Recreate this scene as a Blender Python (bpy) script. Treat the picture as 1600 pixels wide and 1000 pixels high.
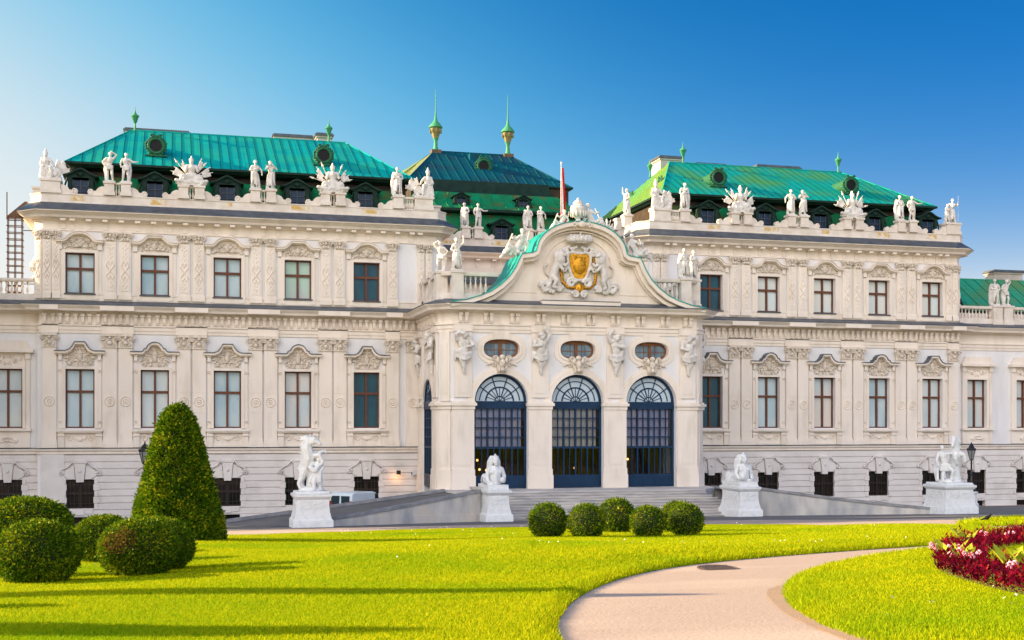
import bpy, bmesh, math, random
import numpy as np
from mathutils import Vector, Matrix, geometry
PI = math.pi; R = math.radians
scene = bpy.context.scene
for _o in list(bpy.data.objects): bpy.data.objects.remove(_o)
# ---------------------------------------------------------------- camera, sky, sun, exposure
TH = R(15.154)                                   # the palace front is turned this much to the picture
cam = bpy.data.cameras.new('camera'); cam_o = bpy.data.objects.new('camera', cam)
scene.collection.objects.link(cam_o); scene.camera = cam_o
cam_o.location = (-24.86, -83.01, 6.1); cam_o.rotation_euler = (R(90), 0, -TH)
cam.sensor_width = 36; cam.lens = 36*1950/1600; cam.shift_y = 167/1600
cam.clip_start = .1; cam.clip_end = 6000
SUN_EL, SUN_AZ = R(17.5), R(-72)              # azimuth from +Y towards +X
world = bpy.data.worlds.new('World'); scene.world = world; world.use_nodes = True
nt = world.node_tree; bg = nt.nodes['Background']
sky = nt.nodes.new('ShaderNodeTexSky'); sky.sky_type = 'NISHITA'; sky.sun_disc = False
sky.sun_elevation = SUN_EL; sky.sun_rotation = SUN_AZ
sky.altitude = 300; sky.air_density = 1.0; sky.dust_density = .8; sky.ozone_density = 2.5
def sky_node(kind, *ins, op=None):                # small helper: one maths node of the sky
    n = nt.nodes.new('ShaderNode'+kind)
    if op: n.operation = op
    for i, x in enumerate(ins):
        if x is None: continue
        if isinstance(x, bpy.types.NodeSocket): nt.links.new(x, n.inputs[i])
        else: n.inputs[i].default_value = x
    return n
_d = nt.nodes.new('ShaderNodeTexCoord').outputs['Generated']; _M = lambda op, *i: sky_node('Math', *i, op=op).outputs[0]
_dot = lambda v: sky_node('VectorMath', _d, v, op='DOT_PRODUCT').outputs['Value']
_a = _dot((math.sin(R(-75.5)), math.cos(R(-75.5)), 0)); _e = _dot((0, 0, 1)); _ep = _M('MAXIMUM', _e, 0.)
# pale haze: thick towards the low sun, thinner all along the horizon, gone in the deep blue opposite
_l = _M('ADD', _M('MULTIPLY', _a, 8.5), _M('MULTIPLY_ADD', _ep, -14., .74)); _t1 = _M('DIVIDE', 1., _M('ADD', 1., _M('EXPONENT', _M('MULTIPLY', _l, -1.))))
_t2 = _M('MINIMUM', 1., _M('MULTIPLY', 6.5, _M('EXPONENT', _M('MULTIPLY', _ep, -22.))))
_t = _M('SUBTRACT', 1., _M('MULTIPLY', _M('SUBTRACT', 1., _t1), _M('SUBTRACT', 1., _t2)))
_blue0 = sky_node('VectorMath', sky.outputs[0], (.002, .29, .57), op='MULTIPLY').outputs[0]
_t3 = _M('DIVIDE', 1., _M('ADD', 1., _M('EXPONENT', _M('MULTIPLY', _M('ADD', _l, 2.5), -1.))))
_bm = nt.nodes.new('ShaderNodeMix'); _bm.data_type = 'RGBA'; nt.links.new(_t3, _bm.inputs[0]); nt.links.new(_blue0, _bm.inputs[6]); _bm.inputs[7].default_value = (.12, 1.9, 3.0, 1); _blue = _bm.outputs[2]
_mix = nt.nodes.new('ShaderNodeMix'); _mix.data_type = 'RGBA'; nt.links.new(_t, _mix.inputs[0]); nt.links.new(_blue, _mix.inputs[6]); _mix.inputs[7].default_value = (3.25, 3.2, 3.1, 1)
# bright cloud-like fill lobe added behind the photographer to light the shaded palace front
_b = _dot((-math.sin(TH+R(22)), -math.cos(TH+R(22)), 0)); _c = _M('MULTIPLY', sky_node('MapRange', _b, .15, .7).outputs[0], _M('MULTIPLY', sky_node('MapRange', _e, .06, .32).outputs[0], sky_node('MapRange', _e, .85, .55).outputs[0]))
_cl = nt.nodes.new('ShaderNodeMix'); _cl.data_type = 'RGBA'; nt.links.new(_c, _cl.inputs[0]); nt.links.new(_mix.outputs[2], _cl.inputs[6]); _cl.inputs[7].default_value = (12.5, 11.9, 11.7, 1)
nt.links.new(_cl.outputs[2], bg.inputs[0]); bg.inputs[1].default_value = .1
sun = bpy.data.lights.new('sun', 'SUN'); sun.energy = 5.0; sun.angle = R(.5); sun.color = (1, .75, .43)
sun_o = bpy.data.objects.new('sun', sun); scene.collection.objects.link(sun_o)
sdir = Vector((math.sin(SUN_AZ)*math.cos(SUN_EL), math.cos(SUN_AZ)*math.cos(SUN_EL), math.sin(SUN_EL)))
sun_o.rotation_euler = sdir.to_track_quat('Z', 'Y').to_euler()
vs = scene.view_settings; vs.view_transform = 'Standard'; vs.look = 'None'; vs.gamma = 1; vs.exposure = 1.5
scene.render.engine = 'CYCLES'; scene.cycles.max_bounces = 6; scene.cycles.transparent_max_bounces = 8
# ---------------------------------------------------------------- helpers
def terrain(u, v): return .0568*max(0., v-1.2)   # the garden rises gently away from the palace
class B:
    """collects shapes in palace coordinates: u along the front, v out of the front, z up; builds ONE mesh (y = -v)"""
    def __init__(s): s.v = []; s.f = []; s.mi = []; s.m = 0
    def add(s, vs, fs):
        n = len(s.v); s.v += [tuple(p) for p in vs]
        for f in fs: s.f.append([i+n for i in f]); s.mi.append(s.m)
        return s
    def box(s, u0, u1, v0, v1, z0, z1):
        return s.add([(u, v, z) for z in (z0, z1) for v in (v0, v1) for u in (u0, u1)],
                     [(0, 1, 3, 2), (4, 5, 7, 6), (0, 1, 5, 4), (2, 3, 7, 6), (0, 2, 6, 4), (1, 3, 7, 5)])
    def hexa(s, p): return s.add(p, [(0, 1, 2, 3), (4, 5, 6, 7), (0, 1, 5, 4), (1, 2, 6, 5), (2, 3, 7, 6), (3, 0, 4, 7)])
    def quad(s, *p): return s.add(p, [tuple(range(len(p)))])
    def prism(s, poly, v0, v1):                  # polygon in (u, z) pushed from v0 to v1
        n = len(poly)
        return s.add([(a, v0, b) for a, b in poly]+[(a, v1, b) for a, b in poly],
                     [tuple(range(n)), tuple(range(n, 2*n))]+[(i, (i+1) % n, n+(i+1) % n, n+i) for i in range(n)])
    def slab(s, poly, z0, z1):                   # polygon in (u, v) pushed from z0 to z1
        n = len(poly)
        return s.add([(a, b, z0) for a, b in poly]+[(a, b, z1) for a, b in poly],
                     [tuple(range(n)), tuple(range(n, 2*n))]+[(i, (i+1) % n, n+(i+1) % n, n+i) for i in range(n)])
    def band(s, pts, t, v0, v1):                 # a moulding under a curve in (u, z)
        L = []
        for i, (a, b) in enumerate(pts):
            p, q = pts[max(i-1, 0)], pts[min(i+1, len(pts)-1)]
            d = Vector((q[0]-p[0], q[1]-p[1])).normalized(); L.append((a+d.y*t, b-d.x*t))
        for i in range(len(pts)-1):
            c = [pts[i], pts[i+1], L[i+1], L[i]]
            s.hexa([(x, v0, z) for x, z in c]+[(x, v1, z) for x, z in c])
        return s
    def sweep(s, path, prof, closed=False):      # profile (outset, z) swept along a plan path (u, v); outside is on the left
        n = len(path); k = len(prof); vs = []
        for i in range(n):
            p = Vector(path[i]); ds = []
            if closed or i > 0: ds.append((p-Vector(path[i-1])).normalized())
            if closed or i < n-1: ds.append((Vector(path[(i+1) % n])-p).normalized())
            ns = [Vector((-d.y, d.x)) for d in ds]; m = ns[0] if len(ns) == 1 else (ns[0]+ns[1])/(1+ns[0].dot(ns[1]))
            vs += [(p.x+m.x*o, p.y+m.y*o, z) for o, z in prof]
        fs = [(i*k+j, i*k+j+1, ((i+1) % n)*k+j+1, ((i+1) % n)*k+j) for i in range(n if closed else n-1) for j in range(k-1)]
        return s.add(vs, fs)
    def lathe(s, c, prof, n=12, sq=1.0):         # profile (r, z) turned about c
        k = len(prof)
        vs = [(c[0]+r*math.cos(2*PI*i/n), c[1]+r*math.sin(2*PI*i/n)*sq, c[2]+z) for i in range(n) for r, z in prof]
        fs = [(i*k+j, i*k+j+1, ((i+1) % n)*k+j+1, ((i+1) % n)*k+j) for i in range(n) for j in range(k-1)]
        fs += [tuple(i*k for i in range(n)), tuple(i*k+k-1 for i in range(n))]
        return s.add(vs, fs)
    def cap(s, p, r, q, t=None, n=8):            # tapered capsule
        t = r if t is None else t; p = Vector(p); q = Vector(q); d = q-p; L = max(d.length, 1e-4); d = d/L
        a = d.orthogonal().normalized(); b = d.cross(a); rings = []
        for h, rr in ((-.9*r, .3*r), (-.6*r, .75*r), (0, r), (L, t), (L+.6*t, .75*t), (L+.9*t, .3*t)): rings.append((p+d*h, rr))
        vs = [c+(a*math.cos(2*PI*i/n)+b*math.sin(2*PI*i/n))*rr for c, rr in rings for i in range(n)]
        fs = [(j*n+i, j*n+(i+1) % n, (j+1)*n+(i+1) % n, (j+1)*n+i) for j in range(5) for i in range(n)]
        return s.add(vs, fs+[tuple(range(n)), tuple(range(5*n, 6*n))])
    def chain(s, pts, rs, n=8):
        for i in range(len(pts)-1): s.cap(pts[i], rs[i], pts[i+1], rs[i+1], n)
        return s
    def blob(s, c, r, rot=None, n=8, m=6):
        M = Matrix.Rotation(rot[0], 3, rot[1]) if rot else Matrix.Identity(3); c = Vector(c); vs = []
        for j in range(m+1):
            t = PI*max(.06, min(.94, j/m))
            for i in range(n):
                a = 2*PI*i/n; vs.append(c+M @ Vector((r[0]*math.sin(t)*math.cos(a), r[1]*math.sin(t)*math.sin(a), r[2]*math.cos(t))))
        fs = [(j*n+i, j*n+(i+1) % n, (j+1)*n+(i+1) % n, (j+1)*n+i) for j in range(m) for i in range(n)]
        return s.add(vs, fs+[tuple(range(n)), tuple(range(m*n, m*n+n))])
    def tube(s, pts, r, n=6, closed=False):
        pts = [Vector(p) for p in pts]; k = len(pts); vs = []
        for i, p in enumerate(pts):
            a = pts[(i-1) % k] if (closed or i) else p; b = pts[(i+1) % k] if (closed or i < k-1) else p
            d = (b-a).normalized(); e = d.cross(Vector((.13, .97, .2))).normalized(); g = d.cross(e)
            vs += [p+(e*math.cos(2*PI*j/n)+g*math.sin(2*PI*j/n))*(r[i] if isinstance(r, list) else r) for j in range(n)]
        fs = [(i*n+j, i*n+(j+1) % n, ((i+1) % k)*n+(j+1) % n, ((i+1) % k)*n+j) for i in range(k if closed else k-1) for j in range(n)]
        if not closed: fs += [tuple(range(n)), tuple(range((k-1)*n, k*n))]
        return s.add(vs, fs)
    def scroll(s, c, r, turns, sgn, v, w, a0=0): # a flat spiral in the (u, z) plane
        n = int(9*turns); pts = [(c[0]+sgn*math.cos(a0+2*PI*turns*i/n)*r*(1-.8*i/n), v, c[1]+math.sin(a0+2*PI*turns*i/n)*r*(1-.8*i/n)) for i in range(n+1)]
        return s.tube(pts, [w*(1-.4*i/n) for i in range(n+1)], 5)
    def mesh(s, name, mats, smooth=None):
        me = bpy.data.meshes.new(name); me.from_pydata([(a, -b, c) for a, b, c in s.v], [], s.f)
        bm = bmesh.new(); bm.from_mesh(me); bmesh.ops.recalc_face_normals(bm, faces=bm.faces); bm.to_mesh(me); bm.free()
        for m in (mats if isinstance(mats, (list, tuple)) else [mats]): me.materials.append(m)
        if max(s.mi, default=0): me.polygons.foreach_set('material_index', s.mi)
        if smooth: me.shade_smooth(); me.set_sharp_from_angle(angle=R(smooth))
        return me
    def build(s, name, mats, parent=None, smooth=None, loc=(0, 0, 0), rz=0): return inst(name, s.mesh(name, mats, smooth), parent, loc, rz)
def inst(name, me, parent=None, loc=(0, 0, 0), rz=0, sc=None):   # loc is (u, v, z)
    o = bpy.data.objects.new(name, me); scene.collection.objects.link(o); o.parent = parent
    o.location = (loc[0], -loc[1], loc[2]); o.rotation_euler = (0, 0, rz)
    if sc: o.scale = sc if isinstance(sc, tuple) else (sc, sc, sc)
    return o
def tag(o, label=None, cat=None, group=None, kind=None):
    for k, x in (('label', label), ('category', cat), ('group', group), ('kind', kind)):
        if x: o[k] = x
    return o
def thing(name, label, cat, loc=(0, 0, 0), group=None, rz=0): return tag(inst(name, None, None, loc, rz), label, cat, group)
def carve(b, name, mat, voxel=.03, it=4, fac=.5):
    """fuses overlapping shapes into one continuous carved surface"""
    me = b.mesh(name, mat); o = bpy.data.objects.new('tmp', me); scene.collection.objects.link(o)
    m = o.modifiers.new('r', 'REMESH'); m.mode = 'VOXEL'; m.voxel_size = voxel
    m = o.modifiers.new('s', 'SMOOTH'); m.iterations = it; m.factor = fac
    dg = bpy.context.evaluated_depsgraph_get(); out = bpy.data.meshes.new_from_object(o.evaluated_get(dg)); out.name = name
    bpy.data.objects.remove(o); bpy.data.meshes.remove(me)
    if not out.materials: out.materials.append(mat)
    out.shade_smooth(); return out
def np_mesh(name, co, tris, mat, tint=None):
    me = bpy.data.meshes.new(name); me.vertices.add(len(co)); me.vertices.foreach_set('co', co.astype('f').ravel())
    n, k = tris.shape; me.loops.add(n*k); me.loops.foreach_set('vertex_index', tris.astype('i').ravel())
    me.polygons.add(n); me.polygons.foreach_set('loop_start', np.arange(0, n*k, k, dtype='i'))
    if tint is not None: me.attributes.new('tint', 'FLOAT', 'POINT').data.foreach_set('value', tint.astype('f'))
    me.materials.append(mat); me.update(); return me
# ---------------------------------------------------------------- materials
def mat(name, c1, c2=None, scale=3., rough=.8, bump=0., bscale=None, metal=0., stretch=(1, 1, 1), c3=None, s3=.4, spec=.3, lo=.35, hi=.65):
    m = bpy.data.materials.new(name); m.use_nodes = True; t = m.node_tree; p = t.nodes['Principled BSDF']
    p.inputs['Roughness'].default_value = rough; p.inputs['Metallic'].default_value = metal; p.inputs['Specular IOR Level'].default_value = spec
    p.inputs['Base Color'].default_value = (*c1, 1)
    N = t.nodes.new; L = t.links.new
    if c2 or bump:
        g = N('ShaderNodeNewGeometry'); mp = N('ShaderNodeMapping'); mp.inputs['Scale'].default_value = stretch; L(g.outputs['Position'], mp.inputs[0])
    if c2:
        n = N('ShaderNodeTexNoise'); n.inputs['Scale'].default_value = scale; n.inputs['Detail'].default_value = 6; L(mp.outputs[0], n.inputs['Vector'])
        r = N('ShaderNodeMapRange'); r.inputs[1].default_value = lo; r.inputs[2].default_value = hi; L(n.outputs[0], r.inputs[0])
        x = N('ShaderNodeMix'); x.data_type = 'RGBA'; x.inputs[6].default_value = (*c1, 1); x.inputs[7].default_value = (*c2, 1); L(r.outputs[0], x.inputs[0]); out = x.outputs[2]
        if c3:
            n = N('ShaderNodeTexNoise'); n.inputs['Scale'].default_value = s3; n.inputs['Detail'].default_value = 5; L(mp.outputs[0], n.inputs['Vector'])
            r = N('ShaderNodeMapRange'); r.inputs[1].default_value = .52; r.inputs[2].default_value = .68; L(n.outputs[0], r.inputs[0])
            y = N('ShaderNodeMix'); y.data_type = 'RGBA'; y.inputs[7].default_value = (*c3, 1); L(out, y.inputs[6]); L(r.outputs[0], y.inputs[0]); out = y.outputs[2]
        L(out, p.inputs['Base Color'])
    if bump:
        n = N('ShaderNodeTexNoise'); n.inputs['Scale'].default_value = bscale or scale*6; n.inputs['Detail'].default_value = 6; L(mp.outputs[0], n.inputs['Vector'])
        b = N('ShaderNodeBump'); b.inputs['Strength'].default_value = bump; b.inputs['Distance'].default_value = .03; L(n.outputs[0], b.inputs['Height']); L(b.outputs[0], p.inputs['Normal'])
    return m
def tint_mat(name, ramp, rough=.6, trans=.25, patch=None, ps=.35):
    """leaf or blade colour from the random 'tint' each leaf carries, with broad natural patches"""
    m = bpy.data.materials.new(name); m.use_nodes = True; t = m.node_tree; p = t.nodes['Principled BSDF']; N = t.nodes.new; L = t.links.new
    a = N('ShaderNodeAttribute'); a.attribute_name = 'tint'; r = N('ShaderNodeValToRGB'); L(a.outputs['Fac'], r.inputs[0])
    el = r.color_ramp.elements
    while len(el) < len(ramp): el.new(.5)
    for e, (q, c) in zip(el, ramp): e.position = q; e.color = (*c, 1)
    out = r.outputs[0]
    if patch:
        g = N('ShaderNodeNewGeometry'); n = N('ShaderNodeTexNoise'); n.inputs['Scale'].default_value = ps; n.inputs['Detail'].default_value = 4; L(g.outputs['Position'], n.inputs['Vector'])
        q = N('ShaderNodeMapRange'); q.inputs[1].default_value = .45; q.inputs[2].default_value = .7; q.inputs[4].default_value = .75; L(n.outputs[0], q.inputs[0])
        x = N('ShaderNodeMix'); x.data_type = 'RGBA'; x.inputs[7].default_value = (*patch, 1); L(out, x.inputs[6]); L(q.outputs[0], x.inputs[0]); out = x.outputs[2]
    L(out, p.inputs['Base Color']); p.inputs['Roughness'].default_value = rough; p.inputs['Specular IOR Level'].default_value = .05
    if trans:
        tr = N('ShaderNodeBsdfTranslucent'); L(out, tr.inputs[0]); mx = N('ShaderNodeMixShader'); mx.inputs[0].default_value = trans
        L(p.outputs[0], mx.inputs[1]); L(tr.outputs[0], mx.inputs[2]); L(mx.outputs[0], t.nodes['Material Output'].inputs[0])
    return m
def copper_mat(name, axis, c1, c2, c3):
    """patinated copper sheets: panels of slightly different green, with dark joints"""
    m = mat(name, c1, rough=.7, spec=.06); t = m.node_tree; N = t.nodes.new; L = t.links.new; p = t.nodes['Principled BSDF']
    g = N('ShaderNodeNewGeometry'); sp = N('ShaderNodeSeparateXYZ'); cb = N('ShaderNodeCombineXYZ'); L(g.outputs['Position'], sp.inputs[0])
    L(sp.outputs[axis], cb.inputs[1]); L(sp.outputs[2], cb.inputs[0])
    br = N('ShaderNodeTexBrick'); L(cb.outputs[0], br.inputs['Vector']); br.offset = .37
    for k, x in (('Scale', 1), ('Mortar Size', .012), ('Brick Width', .95), ('Row Height', .75), ('Bias', -.1)): br.inputs[k].default_value = x
    br.inputs['Color1'].default_value = (*c1, 1); br.inputs['Color2'].default_value = (*c2, 1); br.inputs['Mortar'].default_value = (c1[0]*.4, c1[1]*.4, c1[2]*.4, 1)
    n = N('ShaderNodeTexNoise'); n.inputs['Scale'].default_value = .35; n.inputs['Detail'].default_value = 6; L(g.outputs['Position'], n.inputs['Vector'])
    r = N('ShaderNodeMapRange'); r.inputs[1].default_value = .45; r.inputs[2].default_value = .68; L(n.outputs[0], r.inputs[0])
    x = N('ShaderNodeMix'); x.data_type = 'RGBA'; x.inputs[7].default_value = (*c3, 1); L(br.outputs[0], x.inputs[6]); L(r.outputs[0], x.inputs[0]); L(x.outputs[2], p.inputs['Base Color'])
    return m
WHITE = mat('white_stucco', (.80, .785, .79), (.74, .72, .725), .9, .9, .15, 9, stretch=(1, 1, .3), c3=(.72, .695, .68), s3=1.1)
CREAM = mat('cream_stucco', (.86, .765, .67), (.79, .70, .61), .8, .9, .15, 9, stretch=(1, 1, .3), c3=(.73, .64, .545), s3=1.3)
RUST = mat('rusticated_plaster', (.76, .71, .68), (.69, .64, .61), .8, .9, .2, 9, c3=(.64, .59, .55), s3=.7)
RELIEF = mat('carved_stucco', (.77, .68, .58), (.60, .52, .43), 4, .9)
STONE = mat('statue_stone', (.74, .745, .75), (.62, .63, .63), 4.5, .75, .35, 20, lo=.45, hi=.75)
ROOFSTONE = mat('roof_statue_stone', (.78, .74, .70), (.58, .54, .49), 3, .85, .3, 20)
PARA = mat('parapet_stone', (.78, .71, .64), (.66, .58, .50), 1.5, .9, .2, 9)
OCHRE = mat('ochre_stain', (.62, .40, .12), (.74, .66, .55), 3, .9, lo=.4, hi=.6)
SLATE = mat('dark_sheet_metal', (.045, .055, .075), (.08, .10, .125), 2, .45, spec=.5)
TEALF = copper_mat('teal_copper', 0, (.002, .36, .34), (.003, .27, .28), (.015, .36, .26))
TEALS = copper_mat('teal_copper_sunlit_side', 1, (.06, .33, .16), (.10, .34, .13), (.16, .36, .10))  # low sun on the end slopes put into the colour as yellow-green
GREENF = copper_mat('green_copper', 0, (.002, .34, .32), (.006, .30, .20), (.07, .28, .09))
GREENS = copper_mat('green_copper_sunlit_side', 1, (.16, .32, .07), (.22, .32, .05), (.10, .36, .14))  # end slopes of the right roof, sunlight mixed into the green
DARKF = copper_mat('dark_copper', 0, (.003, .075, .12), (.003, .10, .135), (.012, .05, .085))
DARKS = copper_mat('dark_copper_sunlit_side', 1, (.20, .22, .10), (.30, .27, .10), (.10, .2, .12))  # pale yellow of the sunlit end slope painted over the dark copper
PATINA = mat('patina', (.004, .22, .10), (.015, .15, .06), 1.2, .7, c3=(.12, .10, .03), s3=1.1, spec=.1)
DARKCU_SHADE = mat('dark_green_copper_eave_shade', (.006, .022, .018), (.010, .035, .026), 2, .6, spec=.15)  # dormer copper; also shade under the eaves, darkened into the colour
WREATHCU = mat('dark_wreath_patina', (.02, .16, .08), (.03, .08, .04), 6, .6, spec=.15)
BLACKG = mat('black_opening', (.004, .005, .006), rough=.5, spec=.2)
LIGHTCU = mat('bright_patina', (.045, .30, .17), (.08, .28, .11), 4, .6)
BROWNCU = mat('brown_copper', (.10, .06, .04), (.16, .10, .05), 4, .6)
WOOD = mat('brown_window_wood', (.16, .052, .024), (.10, .034, .018), 5, .5)
IRON = mat('black_iron', (.012, .013, .016), rough=.4, spec=.5)
NAVY = mat('navy_paint', (.008, .035, .085), (.006, .026, .065), 2, .45, spec=.2)
DARK = mat('dark_interior', (.02, .014, .010), (.05, .03, .016), 2, .7)
GOLD = mat('gilding', (.72, .36, .03), (.42, .19, .015), 7, .38, metal=.75, bump=.5, bscale=9)
def glass(name, c, c2, rough=.04, spec=.6, sc=1.2, st=(1, 1, .4)):
    return mat(name, c, c2, sc, rough, spec=spec, stretch=st)
PANES = [glass('glass_over_blind', (.40, .54, .60), (.55, .64, .66)), glass('glass_over_white_blind', (.50, .58, .60), (.64, .68, .66), sc=.8), glass('glass_over_grey_blind', (.30, .46, .53), (.50, .60, .63), sc=.9), glass('glass_painted_wavy_reflection', (.42, .56, .62), (.66, .60, .54), sc=.55, st=(1.6, 1.6, .5))]; PANE = PANES[0]  # last pane: a wavy reflection painted into its colour
PANEL = glass('glass_painted_sky_reflection', (.62, .70, .70), (.72, .70, .62))  # bright sky reflection painted as the pane colour
PANEG = glass('glass_over_green_blind', (.40, .58, .46), (.46, .50, .50))
PANED = glass('dark_window_glass', (.008, .055, .085), (.015, .085, .115), spec=.35)
DORMG = glass('dormer_glass', (.006, .02, .05), (.012, .035, .075), spec=.2)
PANEB = glass('dark_glass_ground', (.010, .010, .010), (.03, .022, .014), spec=.3)
# ---------------------------------------------------------------- the palace
palace = thing('palace', 'pale baroque palace with green copper roofs, tall windows and a three-arched gabled porch', 'palace')
BAYS = [s*(12.45+4.53*k) for s in (-1, 1) for k in range(5)]
WING = [s*x for s in (-1, 1) for x in (34.9, 39.3, 43.7)]
MIDS = [s*(14.715+4.53*k) for s in (-1, 1) for k in range(4)]      # pilaster pairs between the bays
def wall_rects(u0, u1, z0, z1, ops):
    xs = sorted({u0, u1}|{min(max(x, u0), u1) for o in ops for x in o[:2]})
    for a, b in zip(xs, xs[1:]):
        if b-a < 1e-4: continue
        z = z0
        for o in sorted([o for o in ops if o[0] < (a+b)/2 < o[1]], key=lambda o: o[2]):
            if o[2] > z: yield a, b, z, min(o[2], z1)
            z = max(z, o[3])
        if z < z1: yield a, b, z, z1
def wall(b, u0, u1, z0, z1, ops, v1=0, th=.45):
    for a, c, z, y in wall_rects(u0, u1, z0, z1, [o for o in ops if o[3] > z0 and o[2] < z1]): b.box(a, c, v1-th, v1, z, y)
GOP = [(u-.85, u+.85, .95, 2.78) for u in BAYS+WING]+[(u-.8, u+.8, -.1, .42) for u in BAYS+WING]
LOP = [(u-.87, u+.87, 6.02, 9.74) for u in BAYS+WING]
UOP = [(u-.88, u+.88, 14.5, 17.07) for u in BAYS]
# ground floor: grooved courses over a backing wall
for u0, u1, v in ((-48, -32.9, -.6), (-32.9, -8.2, 0), (8.2, 32.9, 0), (32.9, 60, -.6)):
    b = B(); wall(b, u0, u1, -.6, 4.38, GOP, v-.09)
    wall(b, u0, u1, .47, .84, [(o[0]-.0, o[1]+.0, o[2], o[3]) for o in GOP], v, .1)
    wall(b, u0, u1, -.6, .45, GOP, v+.05, .1)
    for i in range(8): wall(b, u0, u1, .87+i*.435, .87+i*.435+.385, GOP, v, .1)
    if v == 0: x = -32.9 if u0 < 0 else 31.5; b.box(x, x+1.4, 0, .07, -.3, 4.38)
    b.build('ground_floor_wall', RUST, palace)
b = B()
for u0, u1, v in ((-48, -32.9, -.6), (-32.9, 32.9, 0), (32.9, 60, -.6)): wall(b, u0, u1, 4.38, 12.05, LOP, v)
b.box(-48, -47.5, -20, -1.05, -.5, 14); b.box(-47.5, 60, -1.9, -1.5, -.5, 14.0)
for s in (-1, 1): b.box(s*32.9-.2, s*32.9+.2, -.6, -.05, -.3, 12)
b.build('main_floor_wall', WHITE, palace)
PAVP = lambda s: [(a, c) for a, c in [(-33.3, -15), (-33.3, -.55), (-32.75, 0), (-7.75, 0), (-7.2, -.55), (-7.2, -15)]] if s < 0 else [(7.2, -15), (7.2, -.55), (7.75, 0), (32.75, 0), (33.3, -.55), (33.3, -15)]
for s in (-1, 1):
    b = B(); u0, u1 = (-32.75, -7.75) if s < 0 else (7.75, 32.75)
    wall(b, u0, u1, 13.6, 18.5, UOP, 0)
    P_ = PAVP(s); b.sweep([(a, c-.02 if 0 < i < 5 else c) for i, (a, c) in enumerate(P_[:3])], [(0, 13.6), (0, 19.2)]); b.sweep(P_[3:], [(0, 13.6), (0, 19.2)])
    b.box(u0-.5, u1+.5, -1.9, -1.5, 13.6, 18.5)
    b.build('upper_floor_wall', WHITE, palace)
# horizontal mouldings
MIDPATH = [(-48, -.6), (-32.95, -.6), (-32.95, 0), (-8.87, 0), (-8.87, 6.5), (-8.17, 7.2), (8.17, 7.2), (8.87, 6.5), (8.87, 0), (32.95, 0), (32.95, -.6), (60, -.6)]
b = B(); b.sweep(MIDPATH, [(0, 12.0), (.07, 12.0), (.07, 12.2), (.12, 12.2), (.12, 12.4), (.2, 12.46), (.2, 12.54), (.05, 12.56), (.05, 13.2), (.16, 13.24), (.22, 13.32), (.75, 13.36), (.82, 13.5), (1.0, 13.66), (1.0, 13.72), (.0, 13.73)])
for x in MIDS+[s*x for s in (-1, 1) for x in (10.72, 32.35)]:
    w = .5 if abs(x) in (10.72, 32.35) else .98
    b.box(x-w, x+w, .1, .2, 12.0, 12.52); b.box(x-w, x+w, .0, .13, 12.56, 13.24); b.box(x-w-.05, x+w+.05, .2, 1.06, 13.38, 13.68)
b.build('main_cornice', CREAM, palace)
b = B(); b.sweep(MIDPATH, [(1.03, 13.7), (1.03, 13.76), (.1, 14.06), (-.3, 14.07)]); b.build('main_cornice_flashing', SLATE, palace)
b = B(); b.sweep([(-48, -.6), (-32.95, -.6), (-32.95, 0), (-8.87, 0)], [(0, 4.36), (.1, 4.4), (.1, 4.52), (.2, 4.6), (.24, 4.72), (0, 4.74)]); b.sweep([(8.87, 0), (32.95, 0), (32.95, -.6), (60, -.6)], [(0, 4.36), (.1, 4.4), (.1, 4.52), (.2, 4.6), (.24, 4.72), (0, 4.74)])
b.build('string_course', CREAM, palace)
b = B(); b.sweep([(-48, -.6), (-32.95, -.6), (-32.95, 0), (-8.87, 0)], [(0, 4.742), (.26, 4.725), (.26, 4.755), (0, 4.78)]); b.sweep([(8.87, 0), (32.95, 0), (32.95, -.6), (60, -.6)], [(0, 4.742), (.26, 4.725), (.26, 4.755), (0, 4.78)])
b.build('string_flashing', SLATE, palace)
# console brackets of the main frieze
def console(b, x, v=.05, z=13.2, sy=0, w=.13, d=.27):
    b.box(x-w, x+w, v, v+d, z-.14, z+.02); b.box(x-w*.7, x+w*.7, v, v+d*.75, z-.5, z-.14); b.box(x-w, x+w, v, v+d*.5, z-.6, z-.5)
b = B(); console(b, 0, 0); CON = b.mesh('frieze_console', CREAM)
for s in (-1, 1):
    x = 9.3
    while x < 32.8:
        near = min(abs(x-abs(m)) for m in MIDS+[10.72, 32.35]); inst('frieze_console', CON, palace, (s*x, .13 if near < .95 else .05, 0)); x += .42 if int((x-9.3)/.42) % 3 else .5
for s in (-1, 1):
    P_ = PAVP(s); b = B()
    b.sweep(P_, [(0, 18.42), (.09, 18.44), (.09, 18.52), (.03, 18.54), (.03, 19.0), (.16, 19.06), (.2, 19.12), (.62, 19.18), (.7, 19.32), (.95, 19.5), (1.02, 19.52), (1.02, 19.6), (0, 19.62)])
    b.build('top_cornice', CREAM, palace)
    b = B(); b.sweep(P_, [(1.05, 19.58), (1.05, 19.64), (.25, 20.17), (-.2, 20.18)]); b.build('top_cornice_flashing', SLATE, palace)
    b = B(); b.box(-.14, .14, .03, .1, 18.54, 19.0); b.box(-.16, .16, .03, .56, 19.0, 19.14); MODI = b.mesh('modillion', CREAM); x = 8.9
    while x < 32:
        inst('modillion', MODI, palace, (s*x, 0, 0)); x += .98 if x > 9.4 and x < 31 else .55
    b = B(); b.sweep(P_, [(0, 13.9), (.06, 13.9), (.06, 14.42), (.1, 14.42), (.1, 14.48), (0, 14.5)])
    b.build('upper_base_band', CREAM, palace)
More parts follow.
